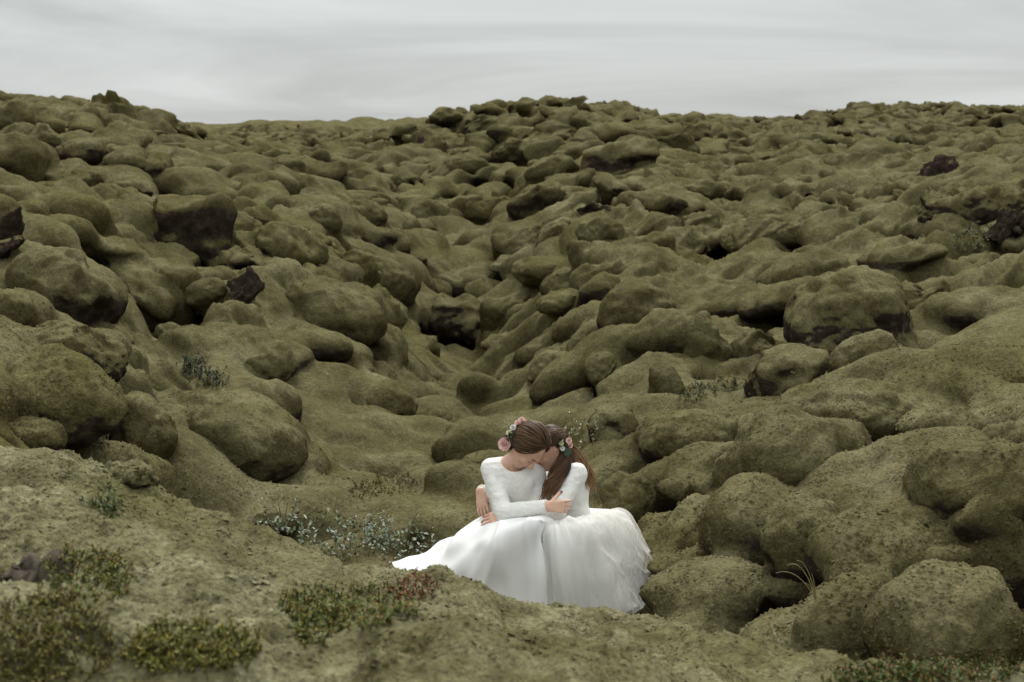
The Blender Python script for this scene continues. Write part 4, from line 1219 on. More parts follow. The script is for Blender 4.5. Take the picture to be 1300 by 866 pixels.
neckA = P(650, 589, 7.98); chestA = P(650, 615, 8.0); waistA = P(650, 652, 8.05); hipA = P(653, 682, 8.08)
shR, shL = P(623, 595, 7.97), P(680, 601, 8.02)
elR, wrR = P(639, 650, 7.79), P(694, 643, 7.69)
elL, wrL = P(690, 643, 7.93), P(641, 651, 7.79)
headA = P(671, 567.5, 7.90)
fA, uA = np.array([.32, -.36, -.80]), np.array([.66, -.42, .48])
lo = P(596, 790, 8.0) - np.array([0, .72, .0]); lo[2] = -.02
hi = P(722, 530, 8.0) + np.array([.02, .35, .06])
SA = Solid(lo, hi, .0042)
SA.egg(chestA, (.142, .092, .145)); SA.egg(waistA, (.115, .085, .12), k=.05); SA.egg(hipA, (.150, .12, .11), k=.05)
SA.limb(shR, chestA + np.array([-.06, 0, .02]), .045, .07, .04); SA.limb(shL, chestA + np.array([.06, 0, .02]), .045, .07, .04)
SA.limb(shR, neckA, .040, .045, .03); SA.limb(shL, neckA, .040, .045, .03)
skA = headA - np.array([.035, -.03, .03])
SA.chain([chestA + np.array([0, .02, .08]), neckA, skA], [.06, .050, .047], .03)
SA.chain([shR, elR, wrR], [.043, .034, .023], .015)
SA.chain([shL, elL, wrL], [.043, .034, .023], .015)
for kx, ky, fx in ((640, 672, 626), (676, 664, 668)):                  # thighs, shins, feet under the skirt
    hipj = hipA + np.array([(kx - 655) * .0035, -.05, -.02]); kn_ = P(kx, ky + 8, 7.62); an = P(fx, 757, 7.60)
    SA.chain([hipj, kn_, an], [.078, .055, .036], .03)
    SA.chain([an, an + np.array([0, -.02, -.045]), an + np.array([0, -.13, -.06])], [.034, .032, .022], .02)
HA = head(SA, headA, fA, uA, 1.04, False)
# right hand closes on the other woman's arm; left hand lies over her fingers at the waist
tA1 = hand(SA, wrR + unit(wrR - elR) * .006, unit(np.array([.93, .02, -.02])), np.array([.05, -.95, .25]),
           ((.45, .85, .6), (.6, .9, .65), (.7, .95, .65), (.75, .95, .65)), 1, .98, .10, .95, .1)
tA2 = hand(SA, wrL, np.array([-.82, -.16, -.30]), np.array([-.12, -.85, .50]),
           ((.25, .45, .3), (.3, .5, .35), (.35, .55, .4), (.4, .6, .4)), 1, .95, .14, .6, .3)
V, Q = SA.mesh()
col = np.broadcast_to(BASE, V.shape).copy()
col = head_colour(V, col, HA)
for kp in tA1 + tA2:
    w = np.clip(1.3 - np.linalg.norm(V - kp[0], axis=1) / .022, 0, .45)[:, None]; col = col * (1 - w) + np.array([.64, .30, .22]) * w
col = nails(V, col, tA1, (.10, .015, .02)); col = nails(V, col, tA2, (.60, .38, .32))
oA = mesh_from('body', V, Q, SKIN, wA); add_color(oA.data, 'tone', col)

def crease(V, n, amp=.0026):
    return V + n * (fbm(V * np.array([24, 24, 46]), 2) * amp + fbm(V * 11 + 5, 2) * amp * 1.2)[:, None]
def sweater(name, parent, torso, arms, neck, lo, hi, h=.0042):
    """torso: eggs; arms: chains ending at the cuff; neck: (centre, axis, radius) of the opening"""
    S = Solid(lo, hi, h)
    for c, r in torso: S.egg(c, r, k=.05)
    for pts, rad in arms:
        for i in range(len(pts) - 1):
            last = i == len(pts) - 2
            d = unit(pts[i + 1] - pts[i])
            S.limb(pts[i], pts[i + 1], rad[i], rad[i + 1], .022, cut=(pts[i + 1], d) if last else None)
    c, ax, r, ln = neck
    S.limb(c, c + unit(ax) * ln, r * .9, r * 1.1, .012, 'cut')
    V, Q = S.mesh()
    n = vert_normals(V, Q)
    V = crease(V, n)
    return mesh_from(name, V.astype(np.float32), Q, KNIT, parent)
up1 = np.array([0, 0, 1.0])
sweater('sweater', wA,
        [(chestA, (.158, .112, .160)), (waistA + up1 * .02, (.140, .108, .115)), (shR + np.array([.02, 0, -.01]), (.066, .066, .060)), (shL + np.array([-.02, 0, -.01]), (.062, .064, .058)),
         (neckA + np.array([0, .01, -.03]), (.12, .075, .05)), (P(650, 612, 7.93), (.10, .05, .07))],
        [([shR, elR, wrR], [.058, .051, .036]), ([shL, elL, wrL], [.056, .050, .036])],
        (neckA + np.array([.012, -.005, -.035]), np.array([-.02, -.35, .9]), .072, .18),
        lo, hi)
# skirt of heavy satin
def foldA(ss, tt, V):
    g = np.clip((ss - .06) / .55, 0, 1)
    r1 = 1 - np.abs(cyc(tt, 9, 1, ss, .10)) * 2; r2 = cyc(tt, 22, 2, ss, .16)
    r3 = fbm(V * np.array([4.5, 4.5, 2.2]) + 3, 2)
    return g * ((np.clip(r1, -1, 1) ** 2 * np.sign(r1)) * .026 + r2 * .014 + r3 * .050) + .004
RA = [
 [(685, 655, 8.03), (676, 650, 8.14), (650, 648, 8.18), (624, 650, 8.14), (613, 656, 8.03), (622, 661, 7.93), (650, 663, 7.91), (678, 661, 7.94)],
 [(700, 667, 8.0), (690, 667, 8.2), (650, 671, 8.28), (606, 668, 8.22), (594, 668, 8.06), (618, 668, 7.74), (655, 660, 7.62), (688, 657, 7.60)],
 [(706, 688, 7.95), (700, 690, 8.3), (650, 695, 8.4), (578, 694, 8.3), (562, 688, 8.12), (602, 688, 7.60), (650, 673, 7.50), (691, 666, 7.50)],
 [(708, 725, 7.85), (700, 720, 8.3), (650, 715, 8.45), (550, 713, 8.4), (537, 705, 8.18), (588, 720, 7.58), (648, 720, 7.47), (695, 715, 7.45)],
 [(706, 770, 7.7), (700, 745, 8.2), (650, 735, 8.45), (530, 728, 8.36), (504, 725, 8.16), (550, 757, 7.70), (645, 777, 7.45), (695, 777, 7.44)],
]
v, f, _s = skirt(RA, folds=foldA)
mesh_from('skirt', v, f, SATIN, wA)
sh = Bag()
SS_ = Solid(P(640, 780, 7.6) + np.array([-.08, -.22, -.06]), P(640, 760, 7.6) + np.array([.1, .12, .06]), .005)
SS_.chain([P(646, 771, 7.58), P(646, 772, 7.46)], [.03, .022], .02)
v, f = SS_.mesh(); mesh_from('shoe', v, f, SHOE, wA)

# ================================================================== second woman: long hair, tulle skirt
neckB = P(711, 594, 8.10); chestB = P(724, 618, 8.12); waistB = P(724, 650, 8.14); hipB = P(726, 682, 8.15)
sL, sR = P(731, 601, 7.99), P(704, 606, 8.22)
eL, wL = P(706, 651, 7.82), P(676, 658, 7.84)
eR, wR = P(652, 638, 8.24), P(610, 623, 8.06)
headB = P(697.5, 570, 8.05)
fB, uB = np.array([-.84, -.38, -.38]), np.array([-.25, -.20, .92])
lo2 = P(594, 790, 8.0) - np.array([0, .70, 0]); lo2[2] = -.02
hi2 = P(768, 532, 8.1) + np.array([0, .40, .03])
SB = Solid(lo2, hi2, .0044)
SB.egg(chestB, (.100, .128, .14)); SB.egg(waistB, (.09, .11, .12), k=.05); SB.egg(hipB, (.13, .14, .11), k=.05)
SB.limb(sL, neckB, .040, .045, .03); SB.limb(sR, neckB, .040, .045, .03)
SB.limb(sL, chestB, .045, .07, .04); SB.limb(sR, chestB, .045, .07, .04)
SB.chain([chestB + np.array([-.02, 0, .08]), neckB, headB + np.array([.035, .02, -.045])], [.06, .048, .046], .03)
SB.chain([sL, eL, wL], [.043, .034, .024], .015)
SB.chain([sR, eR, wR], [.043, .034, .023], .015)
for kx, fx in ((712, 716), (742, 745)):
    hipj = hipB + np.array([(kx - 727) * .003, -.05, -.02]); kn_ = P(kx, 690, 7.66); an = P(fx, 762, 7.62)
    SB.chain([hipj, kn_, an], [.078, .055, .036], .03)
    SB.chain([an, an + np.array([0, -.02, -.045]), an + np.array([0, -.12, -.06])], [.034, .032, .022], .02)
HB_ = head(SB, headB, fB, uB, .98)
tB1 = hand(SB, wR, np.array([.10, -.50, -.80]), np.array([-.40, -.80, .25]), ((.1, .3, .2), (.15, .3, .25), (.2, .35, .25), (.2, .4, .3)), 1, .98, .12, .4, .2)
tB2 = hand(SB, wL, np.array([-.9, .05, -.12]), np.array([0, -.3, .9]), ((.2, .3, .2),) * 4, 1, .95)
V, Q = SB.mesh()
col = np.broadcast_to(BASE * np.array([1.02, 1.03, 1.03]), V.shape).copy()
col = head_colour(V, col, HB_)
for kp in tB1:
    w = np.clip(1.3 - np.linalg.norm(V - kp[0], axis=1) / .022, 0, .45)[:, None]; col = col * (1 - w) + np.array([.64, .30, .22]) * w
col = nails(V, col, tB1, (.62, .40, .34))
oB = mesh_from('body', V, Q, SKIN, wB); add_color(oB.data, 'tone', col)
sweater('sweater', wB,
        [(chestB, (.116, .146, .152)), (waistB, (.112, .128, .12)), (sL + np.array([0, .02, -.01]), (.064, .066, .060)), (sR + np.array([0, -.02, -.01]), (.062, .064, .058)),
         (neckB + np.array([.02, .01, -.035]), (.085, .10, .05))],
        [([sL, eL, wL], [.060, .051, .037]), ([sR, eR, wR], [.056, .050, .037])],
        (neckB + np.array([-.005, 0, -.03]), np.array([-.35, -.12, .9]), .062, .16), lo2, hi2, .0044)
def foldB(ss, tt, V):
    g = np.clip((ss - .03) / .4, 0, 1)
    return g * (cyc(tt, 26, 5, ss, .18) * .020 + cyc(tt, 60, 6, ss, .25) * .010 + fbm(V * np.array([5, 5, 3]), 2) * .024)
RB = [
 [(749, 651, 8.15), (742, 648, 8.25), (722, 647, 8.29), (702, 650, 8.24), (694, 656, 8.1), (702, 664, 8.0), (722, 664, 7.98), (742, 660, 8.03)],
 [(784, 655, 8.15), (768, 655, 8.35), (722, 660, 8.42), (696, 665, 8.3), (692, 671, 7.95), (699, 671, 7.68), (722, 667, 7.64), (758, 660, 7.88)],
 [(800, 678, 8.1), (788, 680, 8.45), (722, 690, 8.5), (694, 690, 8.3), (692, 694, 7.85), (702, 690, 7.55), (728, 686, 7.52), (772, 680, 7.77)],
 [(808, 718, 8.0), (798, 715, 8.45), (722, 715, 8.5), (694, 715, 8.3), (694, 730, 7.75), (704, 735, 7.46), (735, 735, 7.44), (785, 730, 7.64)],
 [(814, 764, 7.82), (804, 742, 8.3), (722, 738, 8.45), (694, 738, 8.2), (694, 770, 7.62), (706, 784, 7.42), (745, 787, 7.40), (790, 782, 7.52)],
]
v, f, _s = skirt(RB, folds=foldB)
skB = mesh_from('skirt', v, f, flat_material('skirt_lining', (.74, .74, .72), .8, .04, 5), wB)
def foldB2(ss, tt, V):
    return foldB(ss, tt, V) + .014 + np.clip(ss / .3, 0, 1) * (.010 + .016 * np.abs(cyc(tt, 40, 8, ss, .2)) + np.abs(cyc(tt, 14, 9, ss, .3)) * .014 + np.abs(cyc(tt, 90, 10, ss, .4)) * .010)
v, f, _s = skirt(RB, nth=320, ns=90, folds=foldB2)
mesh_from('tulle_layer', v, f, TULLE, skB)
# loose crumpled net billowing on her far side
def cloud(seed, out, amp):
    def fold(ss, tt, V):
        a = (tt - .93 + .5) % 1.0 - .5
        wt = np.clip(1.25 - np.abs(a) / .17, 0, 1) * np.clip((ss - .10) / .3, 0, 1)
        wt = wt * wt * (3 - 2 * wt)
        r = 1 - 2 * np.abs(fbm(V * np.array([6, 6, 4.2]) + seed * 5, 2))
        r2 = 1 - 2 * np.abs(vnoise(V * np.array([13, 13, 9]) + seed))
        return foldB(ss, tt, V) + .004 + wt * (out * (.75 + .8 * vnoise(V * 3.5 + seed)) + amp * r + amp * .32 * r2)
    v, f, _ = skirt(RB, nth=420, ns=110, folds=fold)
    ss = np.repeat(np.linspace(0, 1, 110), 420); tt = np.tile(np.arange(420) / 420, 110)
    a = np.abs((tt - .93 + .5) % 1.0 - .5)
    keep = (a < .20 + .02 * np.sin(ss * 19 + seed)) & (ss > .13 + .03 * np.sin(tt * 60 + seed))
    f = f[keep[f].all(1)]
    u = np.unique(f); mp = np.zeros(len(v), int); mp[u] = np.arange(len(u))
    mesh_from('tulle_ruffle', v[u], mp[f], VEIL, skB)
cloud(1, .035, .018); cloud(2, .060, .028); cloud(3, .085, .036)

# ------------------------------------------------------------------ hair
def hair_tone(rng, base, n):
    return np.clip(base * (1 + rng.normal(0, .28)), .005, 1) * np.ones((n, 1))
def head_pt(H, dv, k=1.0):
    L, (s, f, u), c, sc = H
    r = np.array([.072, .092, .092]) * k
    dv = dv / np.linalg.norm(dv, axis=-1, keepdims=True)
    q = dv * r + np.array([0, -.012, .025])
    return c + (q[..., 0:1] * s + q[..., 1:2] * f + q[..., 2:3] * u) * sc
def combed(H, bag, rng, knot, n, base, cover, thick=.0022, k0=1.10, bump=.03):
    """strands combed from all over the scalp back to a knot"""
    kn = unit(knot); done = 0
    while done < n:
        d = unit(rng.normal(0, 1, 3))
        if not cover(d): continue
        done += 1
        ang = math.acos(np.clip(d @ kn, -1, 1))
        if ang < .05: continue
        t = np.linspace(0, 1, 12)[:, None]
        ax = (np.sin((1 - t) * ang) * d + np.sin(t * ang) * kn) / math.sin(ang)
        ax = ax + np.cross(kn, d) * (np.sin(t * 3.14) * rng.normal(0, .10))
        lift = k0 + .06 * np.sin(t * 3.14) + bump * rng.random() + .02 * t
        pts = head_pt(H, ax) + (head_pt(H, ax) - H[2]) * (lift - 1)
        rr = thick * rng.uniform(.6, 1.5) * np.minimum(1, .35 + 2.2 * np.sin(np.clip(t[:, 0], .03, .97) * 3.14))
        tn = base * (1 + np.clip(rng.normal(0, .45), -.7, 1.2)) * (1 + .0 * t)
        v, f = tube(pts, rr, 4)
        bag.add(v, f, np.repeat(np.clip(tn, .004, 1) * np.ones((12, 3)), 4, axis=0))
def cap(H, knot, cover, base, k=1.10):
    v, f = ico(5)
    keep = np.array([cover(x) for x in v])
    fk = f[keep[f].all(1)]
    used = np.unique(fk); mp = -np.ones(len(v), int); mp[used] = np.arange(len(used))
    pts = head_pt(H, v[used].astype(float)); pts = pts + (pts - H[2]) * (k - 1)
    return pts, mp[fk], np.clip(base * .75, .004, 1) * np.ones((len(used), 3))
def lock(bag, rng, guide, spread, n, base, tip, thick=.0022, wave=.01):
    guide = np.asarray(guide, float)
    t0 = np.linspace(0, 1, len(guide)); t = np.linspace(0, 1, 22)
    g = np.stack([np.interp(t, t0, guide[:, k]) for k in range(3)], 1)
    for _ in range(3): g[1:-1] = (g[:-2] + 2 * g[1:-1] + g[2:]) / 4
    sp = np.interp(t, np.linspace(0, 1, len(spread)), spread)
    for _ in range(n):
        o = rng.normal(0, .55, 3); o /= max(1, np.linalg.norm(o))
        L_ = rng.uniform(.6, 1.0); tt = np.linspace(0, L_, 22)
        gg = np.stack([np.interp(tt, t, g[:, k]) for k in range(3)], 1); s2 = np.interp(tt, t, sp)
        ph = rng.uniform(0, 6.28)
        pts = gg + o * s2[:, None] + np.stack([np.sin(tt * 9 + ph), np.cos(tt * 8 + ph), 0 * tt], 1) * wave * tt[:, None]
        rr = thick * rng.uniform(.6, 1.4) * np.clip(1.2 - tt ** 3, .15, 1)
        tn = (base * (1 - tt[:, None]) + tip * tt[:, None]) * (1 + rng.normal(0, .28))
        v, f = tube(pts, rr, 4)
        bag.add(v, f, np.repeat(np.clip(tn, .004, 1), 4, axis=0))
rng = np.random.default_rng(4)
BR = np.array([.088, .048, .024])
# local directions: x the person's right, y forward, z up
coverA = lambda d: (d[1] < .69 if d[2] > .25 else d[1] < .38 if d[2] > -.48 else d[1] < -.1) and d[2] > -.78
bagA = Bag()
bagA.add(*cap(HA, None, coverA, BR, 1.12))
kc = P(648.5, 560, 7.985)
_q = kc - headA; _s, _f, _u = HA[1]
knA = unit(np.array([_q @ _s, _q @ _f, _q @ _u]) / np.array([.072, .092, .092]))
combed(HA, bagA, rng, knA, 1200, BR, coverA, .0019, k0=1.14, bump=.09)
for k in range(110):                                                     # the pinned knot
    a = rng.uniform(0, 6.28); e1 = unit(rng.normal(0, 1, 3)); e2 = unit(np.cross(e1, rng.normal(0, 1, 3)))
    th = np.linspace(a, a + rng.uniform(2.5, 5), 14)[:, None]
    v, f = tube(kc + (e1 * np.cos(th) + e2 * np.sin(th)) * rng.uniform(.028, .050), .003, 4)
    bagA.add(v, f, np.clip(BR * (1 + rng.normal(0, .3)), .004, 1))
bagA.out('hair', HAIR, wA)
coverB = lambda d: (d[1] < .55 - .4 * max(0, .2 - d[2])) and not (d[1] > .02 and d[2] < .14) and (d[2] > -.75) and not (abs(d[0]) > .55 and d[1] > -.28 and d[2] < -.08)
bagB = Bag()
bagB.add(*cap(HB_, None, coverB, BR * .8))
knB = np.array([-.2, -.93, .12])
upperB = lambda d: coverB(d) and d[2] > -.25
combed(HB_, bagB, rng, knB, 620, BR * .85, upperB, bump=.05)
kB = head_pt(HB_, knB)
nape = head_pt(HB_, unit(np.array([-.5, -.75, -.4])))
# long hair down her back, sun bleached towards the ends, and a dark fall in front of the near shoulder
LIGHT = np.array([.26, .145, .060])
lock(bagB, rng, [kB, P(722, 575, 8.12), P(734, 587, 8.08), P(743, 603, 8.06), P(748, 626, 8.06)], (.03, .05, .048, .038, .03), 300, BR * 1.6, LIGHT, .0021, .028)
lock(bagB, rng, [head_pt(HB_, unit(np.array([-.42, -.88, .1]))), P(718, 583, 7.99), P(711, 597, 7.93), P(702, 613, 7.89), P(694, 634, 7.87)], (.028, .036, .042, .036, .026), 380, BR * .65, BR * 1.5, .0021, .026)
for q in range(9):                                                      # loose waves breaking out of the fall
    dx, dz = rng.uniform(-.03, .035), rng.uniform(-.05, .03)
    o_ = np.array([dx, -.012, 0])
    lock(bagB, rng, [P(716, 584, 7.97), P(711, 597, 7.92) + o_ * .5, P(702, 613, 7.875) + o_ * 1.1, P(694, 634, 7.86) + o_ * 1.3 + np.array([0, 0, dz])], (.012, .016, .014, .006), 16, BR * rng.uniform(.6, 1.3), BR * rng.uniform(1.2, 2.6), .0019, .03)
for q in range(6):
    o_ = np.array([rng.uniform(-.02, .03), rng.uniform(-.02, .02), 0])
    lock(bagB, rng, [kB, P(724, 575, 8.1), P(736, 588, 8.07) + o_, P(745, 604, 8.05) + o_ * 1.5, P(749, 628, 8.05) + o_ * 1.8], (.012, .018, .016, .008), 16, BR * 1.5, LIGHT * rng.uniform(.8, 1.3), .0019, .035)
lock(bagB, rng, [nape, P(716, 586, 8.02), P(712, 600, 7.97), P(706, 618, 7.93)], (.03, .035, .03, .02), 120, BR * .6, BR, .0023, .01)
bagB.out('hair', HAIR, wB)

# ------------------------------------------------------------------ flowers, jewels
def crown_A():
    arc = [P(642, 567, 7.92), P(645, 556, 7.92), P(650, 548, 7.93), P(656, 542, 7.95), P(664, 540, 7.96), P(671, 543, 7.96)]
    v, f = tube(np.array(arc), .004, 6)
    cr = mesh_from('flower_crown', v, f, TWIG, wA)
    rose(P(641, 564, 7.885), np.array([-.35, -.85, .25]), .038, PINK, cr)
    for (x, y, D, r, m, nm) in ((646.5, 549.5, 7.89, .017, CREAM, 'rosebud'), (651.5, 543, 7.91, .018, WHITEP, 'rosebud'), (657.5, 537.5, 7.94, .020, BLUSH, 'carnation'), (662.5, 534.5, 7.95, .023, BLUSH, 'carnation'), (667, 537.5, 7.95, .020, BLUSH, 'carnation')):
        rose(P(x, y, D), np.array([-.2, -.75, .6]), r, m, cr, nm, 3)
    b = Bag(); rg = np.random.default_rng(3)
    for k in range(90):
        t = .9 + rg.random() * 4.1; i = min(4, int(t)); c = arc[i] + (arc[i + 1] - arc[i]) * (t - i) + rg.normal(0, .009, 3) + np.array([0, -.035, 0])
        b.add(*leaf_mesh(c, rg.normal(0, 1, 3) + np.array([-.2, -.7, .2]), np.array([.1, .2, 1]), rg.uniform(.02, .034), rg.uniform(.010, .016)))
    b.out('leaves', LEAF, cr)
crown_A()
def comb_B():
    arc = [P(713, 556, 8.06), P(716, 562, 8.06), P(719, 569, 8.08)]
    v, f = tube(np.array(arc), .004, 6)
    cr = mesh_from('flower_comb', v, f, TWIG, wB)
    for (x, y, D, r, m, nm) in ((722, 559.5, 7.98, .018, BLUSH, 'carnation'), (724, 565.5, 7.99, .015, BLUSH, 'carnation'), (712.5, 563, 7.97, .014, CREAM, 'rosebud'), (714, 569.5, 7.97, .015, WHITEP, 'rosebud')):
        rose(P(x, y, D), np.array([.1, -.9, .3]), r, m, cr, nm, 3)
    b = Bag(); rg = np.random.default_rng(8)
    for k in range(40):
        c = arc[rg.integers(0, 3)] + rg.normal(0, .012, 3) + np.array([0, -.07, 0])
        b.add(*leaf_mesh(c, rg.normal(0, 1, 3) + np.array([.2, -.6, .2]), np.array([.1, .2, 1]), rg.uniform(.02, .035), rg.uniform(.010, .015)))
    b.out('leaves', LEAF, cr)
    b = Bag()
    for dx, dz in ((0, 0), (.012, .01)):
        b.add(*leaf_mesh(P(719.5, 571, 7.96) + np.array([dx, 0, dz]), np.array([.1, -.1, -1]), np.array([0, -1, .1]), .045, .036))
    b.out('hanging_leaf', EUCA, cr)
comb_B()
def jewel():
    L, (s, f, u), c, sc = HB_
    ear = c + (s * -.079 + f * -.002 + u * -.046) * sc
    if ear[1] > (c + s * .079 * sc)[1]: ear = c + (s * .079 + f * -.002 + u * -.046) * sc
    v, f_ = ico(2); b = Bag()
    b.add(ear + v * .0045, f_); b.add(ear + np.array([0, -.002, -.012]) + v * .0065, f_)
    b.out('earring', PEARL, wB)
    b = Bag()
    pts = [P(646, 578, 7.93), P(651, 588, 7.90), P(656, 593, 7.885), P(660, 590, 7.885), P(663, 583, 7.89)]
    v, f2 = tube(np.array(pts), .0016, 5); b.add(v, f2)
    b.out('necklace', PEARL, wA)
jewel()
# ------------------------------------------------------------------ plants
_av = np.concatenate([TER_V] + [g[0] for g in BOULDER_GEO if g[3]['D'] < 16])
_an = np.concatenate([TER_N] + [g[2] for g in BOULDER_GEO if g[3]['D'] < 16])
_c = _av - np.array([0, 0, CAMZ], np.float32)
_zc = _c[:, 1] * CP - _c[:, 2] * SP
_PX = 650 + FPX * _c[:, 0] / _zc; _PY = 433 - FPX * (_c[:, 1] * SP + _c[:, 2] * CP) / _zc
_ok = (_PX > -60) & (_PX < 1360) & (_PY > 200) & (_PY < 930) & (_av[:, 1] < 60)
_av, _an, _PX, _PY = _av[_ok], _an[_ok], _PX[_ok], _PY[_ok]
_bin = (np.floor(_PX / 6).astype(int) + 20) * 400 + np.floor(_PY / 6).astype(int)
_ord = np.argsort(_bin, kind='stable'); _sb = _bin[_ord]
def on_ground(px, py, dmin=2.5, dmax=60):
    """the point of the ground seen at a photo pixel"""
    bx, by = int(px // 6) + 20, int(py // 6)
    for R in (1, 2, 4, 8):
        ks = []
        for i in range(bx - R, bx + R + 1):
            a, b = np.searchsorted(_sb, (i * 400 + by - R, i * 400 + by + R + 1))
            ks.append(_ord[a:b])
        k = np.concatenate(ks)
        k = k[(_av[k, 1] > dmin) & (_av[k, 1] < dmax)]
        if len(k): break
    d2 = (_PX[k] - px) ** 2 + (_PY[k] - py) ** 2
    k = k[d2 <= max(30.0, d2.min() * 2)]
    k = k[np.argmin(_av[k, 1])]
    return _av[k].astype(float), _an[k].astype(float)
def leaf_mat(name, a, b_, rough=.6):
    m, t, b = principled(name)
    at = N(t, 'ShaderNodeAttribute'); at.attribute_name = 'tone'
    t.links.new(at.outputs['Color'], b.inputs['Base Color'])
    b.inputs['Roughness'].default_value = rough; b.inputs['Specular IOR Level'].default_value = .2
    return m
LEAFM = leaf_mat('plant_leaf', 0, 0)
STEM = flat_material('plant_stem', (.07, .045, .025), .8, .3)
STRAW = flat_material('dry_straw', (.30, .24, .13), .8, .2)
def plant(name, label, cat, spots, tall, leaves, ln, w, tones, seed, group=None, droop=.4, stem_r=.0016, spread=.45):
    """spots: list of (point, normal). Stems part and leaves part under one thing."""
    rg = np.random.default_rng(seed)
    base = np.mean([s[0] for s in spots], 0)
    root = empty(name, Vector(base), label, cat, group)
    bs, bl = Bag(), Bag()
    for p, n in spots:
        h = rg.uniform(*tall)
        d = unit(np.array([0, 0, 1.0]) * .8 + n * .5 + rg.normal(0, spread, 3) * np.array([1, 1, .3]))
        t = np.linspace(0, 1, 6)[:, None]
        side = rg.normal(0, .25, 3); side[2] = -droop * rg.random()
        pts = p - n * .01 + d * h * t + side * h * t ** 2
        v, f = tube(pts, stem_r * np.linspace(1.2, .5, 6), 4); bs.add(v, f)
        for _ in range(leaves):
            q = rg.uniform(.2, 1.0); i = min(4, int(q * 5)); c = pts[i] + (pts[i + 1] - pts[i]) * (q * 5 - i)
            ld = unit(d * .6 + rg.normal(0, .75, 3)); L_ = rg.uniform(*ln)
            tn = np.array(tones[rg.choice(len(tones), p=None)]) * rg.uniform(.7, 1.3) * (1.2 if cat == 'heath' else .78 if cat == 'shrub' else 1.0)
            v, f = leaf_mesh(c, ld, unit(np.array([0, 0, 1]) + rg.normal(0, .4, 3)), L_, L_ * w)
            bl.add(v, f, tn)
    bs.out('stems', STEM, root)['kind'] = 'stuff'
    bl.out('leaves', LEAFM, root)['kind'] = 'stuff'
    return root
def spots_in(cx, cy, w, h, n, seed, dmin=2.5, dmax=60, tilt=0):
    rg = np.random.default_rng(seed); out = []
    ct, st = math.cos(math.radians(tilt)), math.sin(math.radians(tilt))
    for _ in range(n):
        a, r = rg.uniform(0, 6.28), math.sqrt(rg.random()); x, y = math.cos(a) * r * w / 2, math.sin(a) * r * h / 2
        p, nn = on_ground(cx + x * ct - y * st, cy + x * st + y * ct, dmin, dmax)
        out.append((p + rg.normal(0, .012, 3) * np.array([1, 1, 0]), nn))
    return out
GREY = [(.30, .34, .26), (.40, .43, .36), (.20, .25, .15), (.12, .15, .07)]
plant('willow_shrub', 'low shrub with pale silvery leaves sprawling beside the satin skirt', 'shrub',
      spots_in(425, 688, 170, 42, 62, 1, 7.2, 13) + spots_in(505, 694, 80, 44, 34, 2, 7.2, 13) + spots_in(350, 668, 40, 24, 8, 3, 7.2, 13), (.10, .27), 12, (.020, .036), .55, GREY, 5)
HEATH = [(.080, .105, .020), (.105, .120, .026), (.055, .080, .018), (.10, .11, .022), (.19, .105, .022), (.12, .13, .028), (.08, .09, .02)]
plant('heath_plant', 'green and orange flecked heath patch on the near ridge below the satin hem', 'heath',
      spots_in(440, 768, 170, 50, 330, 11, 2.5, 6.5) + spots_in(400, 790, 60, 50, 110, 12, 2.5, 6.5), (.02, .05), 14, (.009, .016), .4, HEATH, 12)
plant('heath_plant', 'small rust red heath tuft beside the dark topped hummock', 'heath',
      spots_in(527, 745, 56, 30, 60, 13, 2.5, 6.5), (.025, .055), 12, (.009, .016), .4, [(.14, .035, .015), (.17, .075, .018), (.07, .06, .015), (.10, .025, .012)], 13)
plant('heath_plant', 'golden green heath cushion at the bottom of the picture', 'heath',
      spots_in(245, 822, 170, 60, 380, 14, 2.5, 5.5), (.02, .05), 14, (.009, .015), .4, [(.13, .12, .018), (.10, .11, .018), (.15, .12, .02), (.08, .09, .016), (.07, .075, .014)], 14)
plant('heath_plant', 'dark green heath patch with orange leaves beside the bare pointed stone', 'heath',
      spots_in(112, 730, 110, 70, 260, 15, 2.5, 6.0), (.018, .045), 13, (.008, .015), .4, HEATH, 15)
plant('heath_plant', 'olive heath mat in the bottom corner under the bare pointed stone', 'heath',
      spots_in(60, 815, 170, 120, 520, 16, 2.5, 5.5), (.02, .05), 12, (.008, .014), .4, [(.12, .115, .022), (.085, .095, .018), (.13, .10, .022), (.065, .065, .018)], 16)
plant('heath_plant', 'fresh green strip of heath along the bottom edge far from the couple', 'heath',
      spots_in(1180, 850, 270, 30, 400, 17, 2.5, 6.0, -3), (.018, .045), 13, (.009, .015), .4, [(.055, .085, .015), (.08, .095, .02), (.04, .06, .012), (.13, .06, .02)], 17)
plant('dwarf_shrub', 'dark green dwarf shrub on the bare slope of the left hill', 'shrub',
      spots_in(257, 474, 62, 26, 90, 18, 8, 20, 25), (.06, .13), 12, (.018, .03), .5, [(.045, .065, .030), (.07, .085, .045), (.03, .045, .02)], 18)
plant('dwarf_shrub', 'green grassy patch at the foot of the ball of moss', 'shrub',
      spots_in(900, 492, 90, 22, 80, 19, 8, 20, -15), (.04, .09), 10, (.016, .028), .35, [(.06, .075, .02), (.04, .055, .015)], 19)
plant('fern_tuft', 'small bright green fern growing on the near left ridge', 'fern',
      spots_in(136, 645, 34, 14, 16, 20, 3, 8, 40), (.05, .09), 12, (.016, .026), .35, [(.06, .085, .02), (.045, .065, .015)], 20)
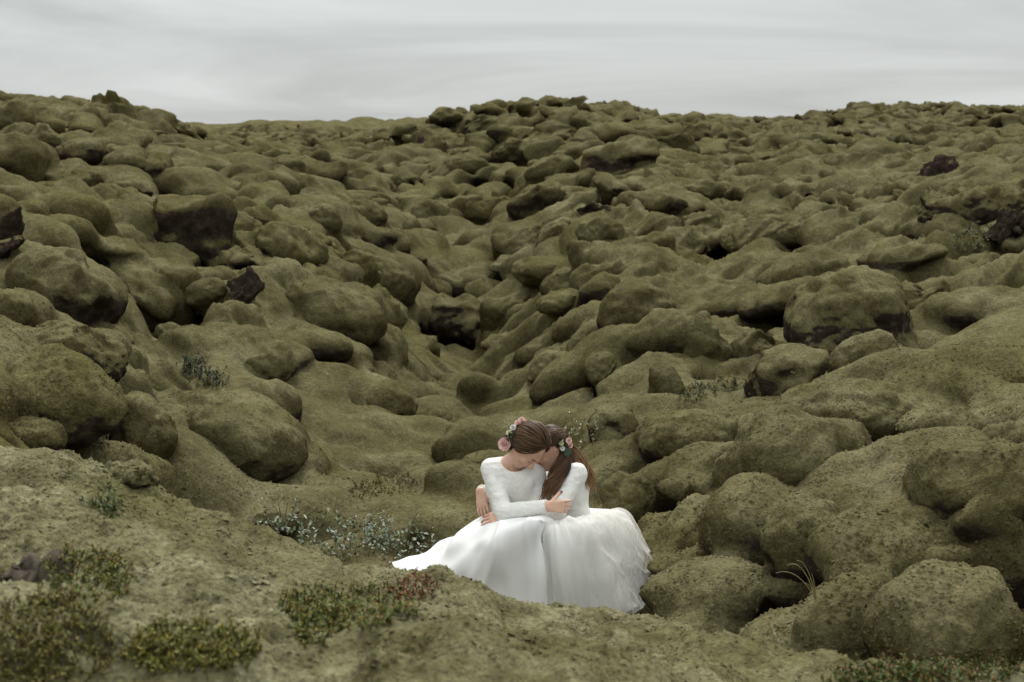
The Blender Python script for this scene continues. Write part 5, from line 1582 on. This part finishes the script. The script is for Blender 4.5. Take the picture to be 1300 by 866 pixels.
plant('flowering_sprig', 'pale flowering sprigs beside the black broken lava face', 'plant',
      spots_in(733, 556, 44, 22, 20, 21, 8.2, 14), (.10, .24), 9, (.014, .024), .6, [(.45, .45, .38), (.25, .28, .18), (.13, .15, .07)], 21)
plant('grassy_patch', 'mossy green plant patch on the high slope at the right edge', 'plant',
      spots_in(1240, 300, 60, 34, 50, 22, 10, 40, -25), (.08, .16), 9, (.03, .05), .4, [(.06, .075, .02), (.08, .09, .03)], 22)
plant('grassy_patch', 'yellow green leafy patch on the hollow bank above the willow', 'plant',
      spots_in(490, 615, 90, 24, 90, 23, 8.5, 16, -12), (.03, .08), 9, (.014, .024), .45, [(.085, .085, .018), (.06, .065, .015), (.15, .11, .02)], 23)
def stalks(name, label, cat, lines, r, mat=STRAW):
    root = empty(name, Vector(on_ground(*lines[0][0])[0]), label, cat)
    for (b, tip, D_off, bend) in lines:
        p, n = on_ground(*b); q = P(tip[0], tip[1], p[1] + D_off)
        t = np.linspace(0, 1, 12)[:, None]
        pts = p - np.array([0, 0, .02]) + (q - p) * t + np.array([0, 0, 1.0]) * bend * (t * (1 - t)) * 4
        v, f = tube(pts, r * np.linspace(1.2, .4, 12), 5)
        mesh_from('stalk', v, f, mat, root)
stalks('dry_grass', 'few dry arching grass stalks in front of the black cave', 'grass',
       [((1035, 752, 5, 9), (1000, 712), -.05, .06), ((1035, 752, 5, 9), (1012, 706), -.05, .05), ((1036, 752, 5, 9), (1030, 722), -.03, .02), ((1036, 752, 5, 9), (985, 722), -.08, .05), ((1034, 753, 5, 9), (1022, 735), -.1, .02)], .0022)
stalks('dry_twig', 'bent dry twig lying on the olive heath mat', 'twig', [((28, 822, 2.5, 6), (50, 802), .02, .01), ((48, 803, 2.5, 6), (50, 780), .02, .01)], .0028)
stalks('dry_grass', 'thin pale grass stalk leaning over the right moss slope', 'grass', [((1285, 745, 4, 9), (1195, 742), .1, .06), ((1262, 770, 4, 9), (1240, 752), .05, .02)], .0020)
stalks('dry_grass', 'little bare stems beside the small grey moss stone', 'grass', [((358, 652, 7, 14), (352, 628), 0, .01), ((360, 652, 7, 14), (366, 632), 0, .01), ((357, 652, 7, 14), (345, 635), 0, .01)], .0028, STEM)
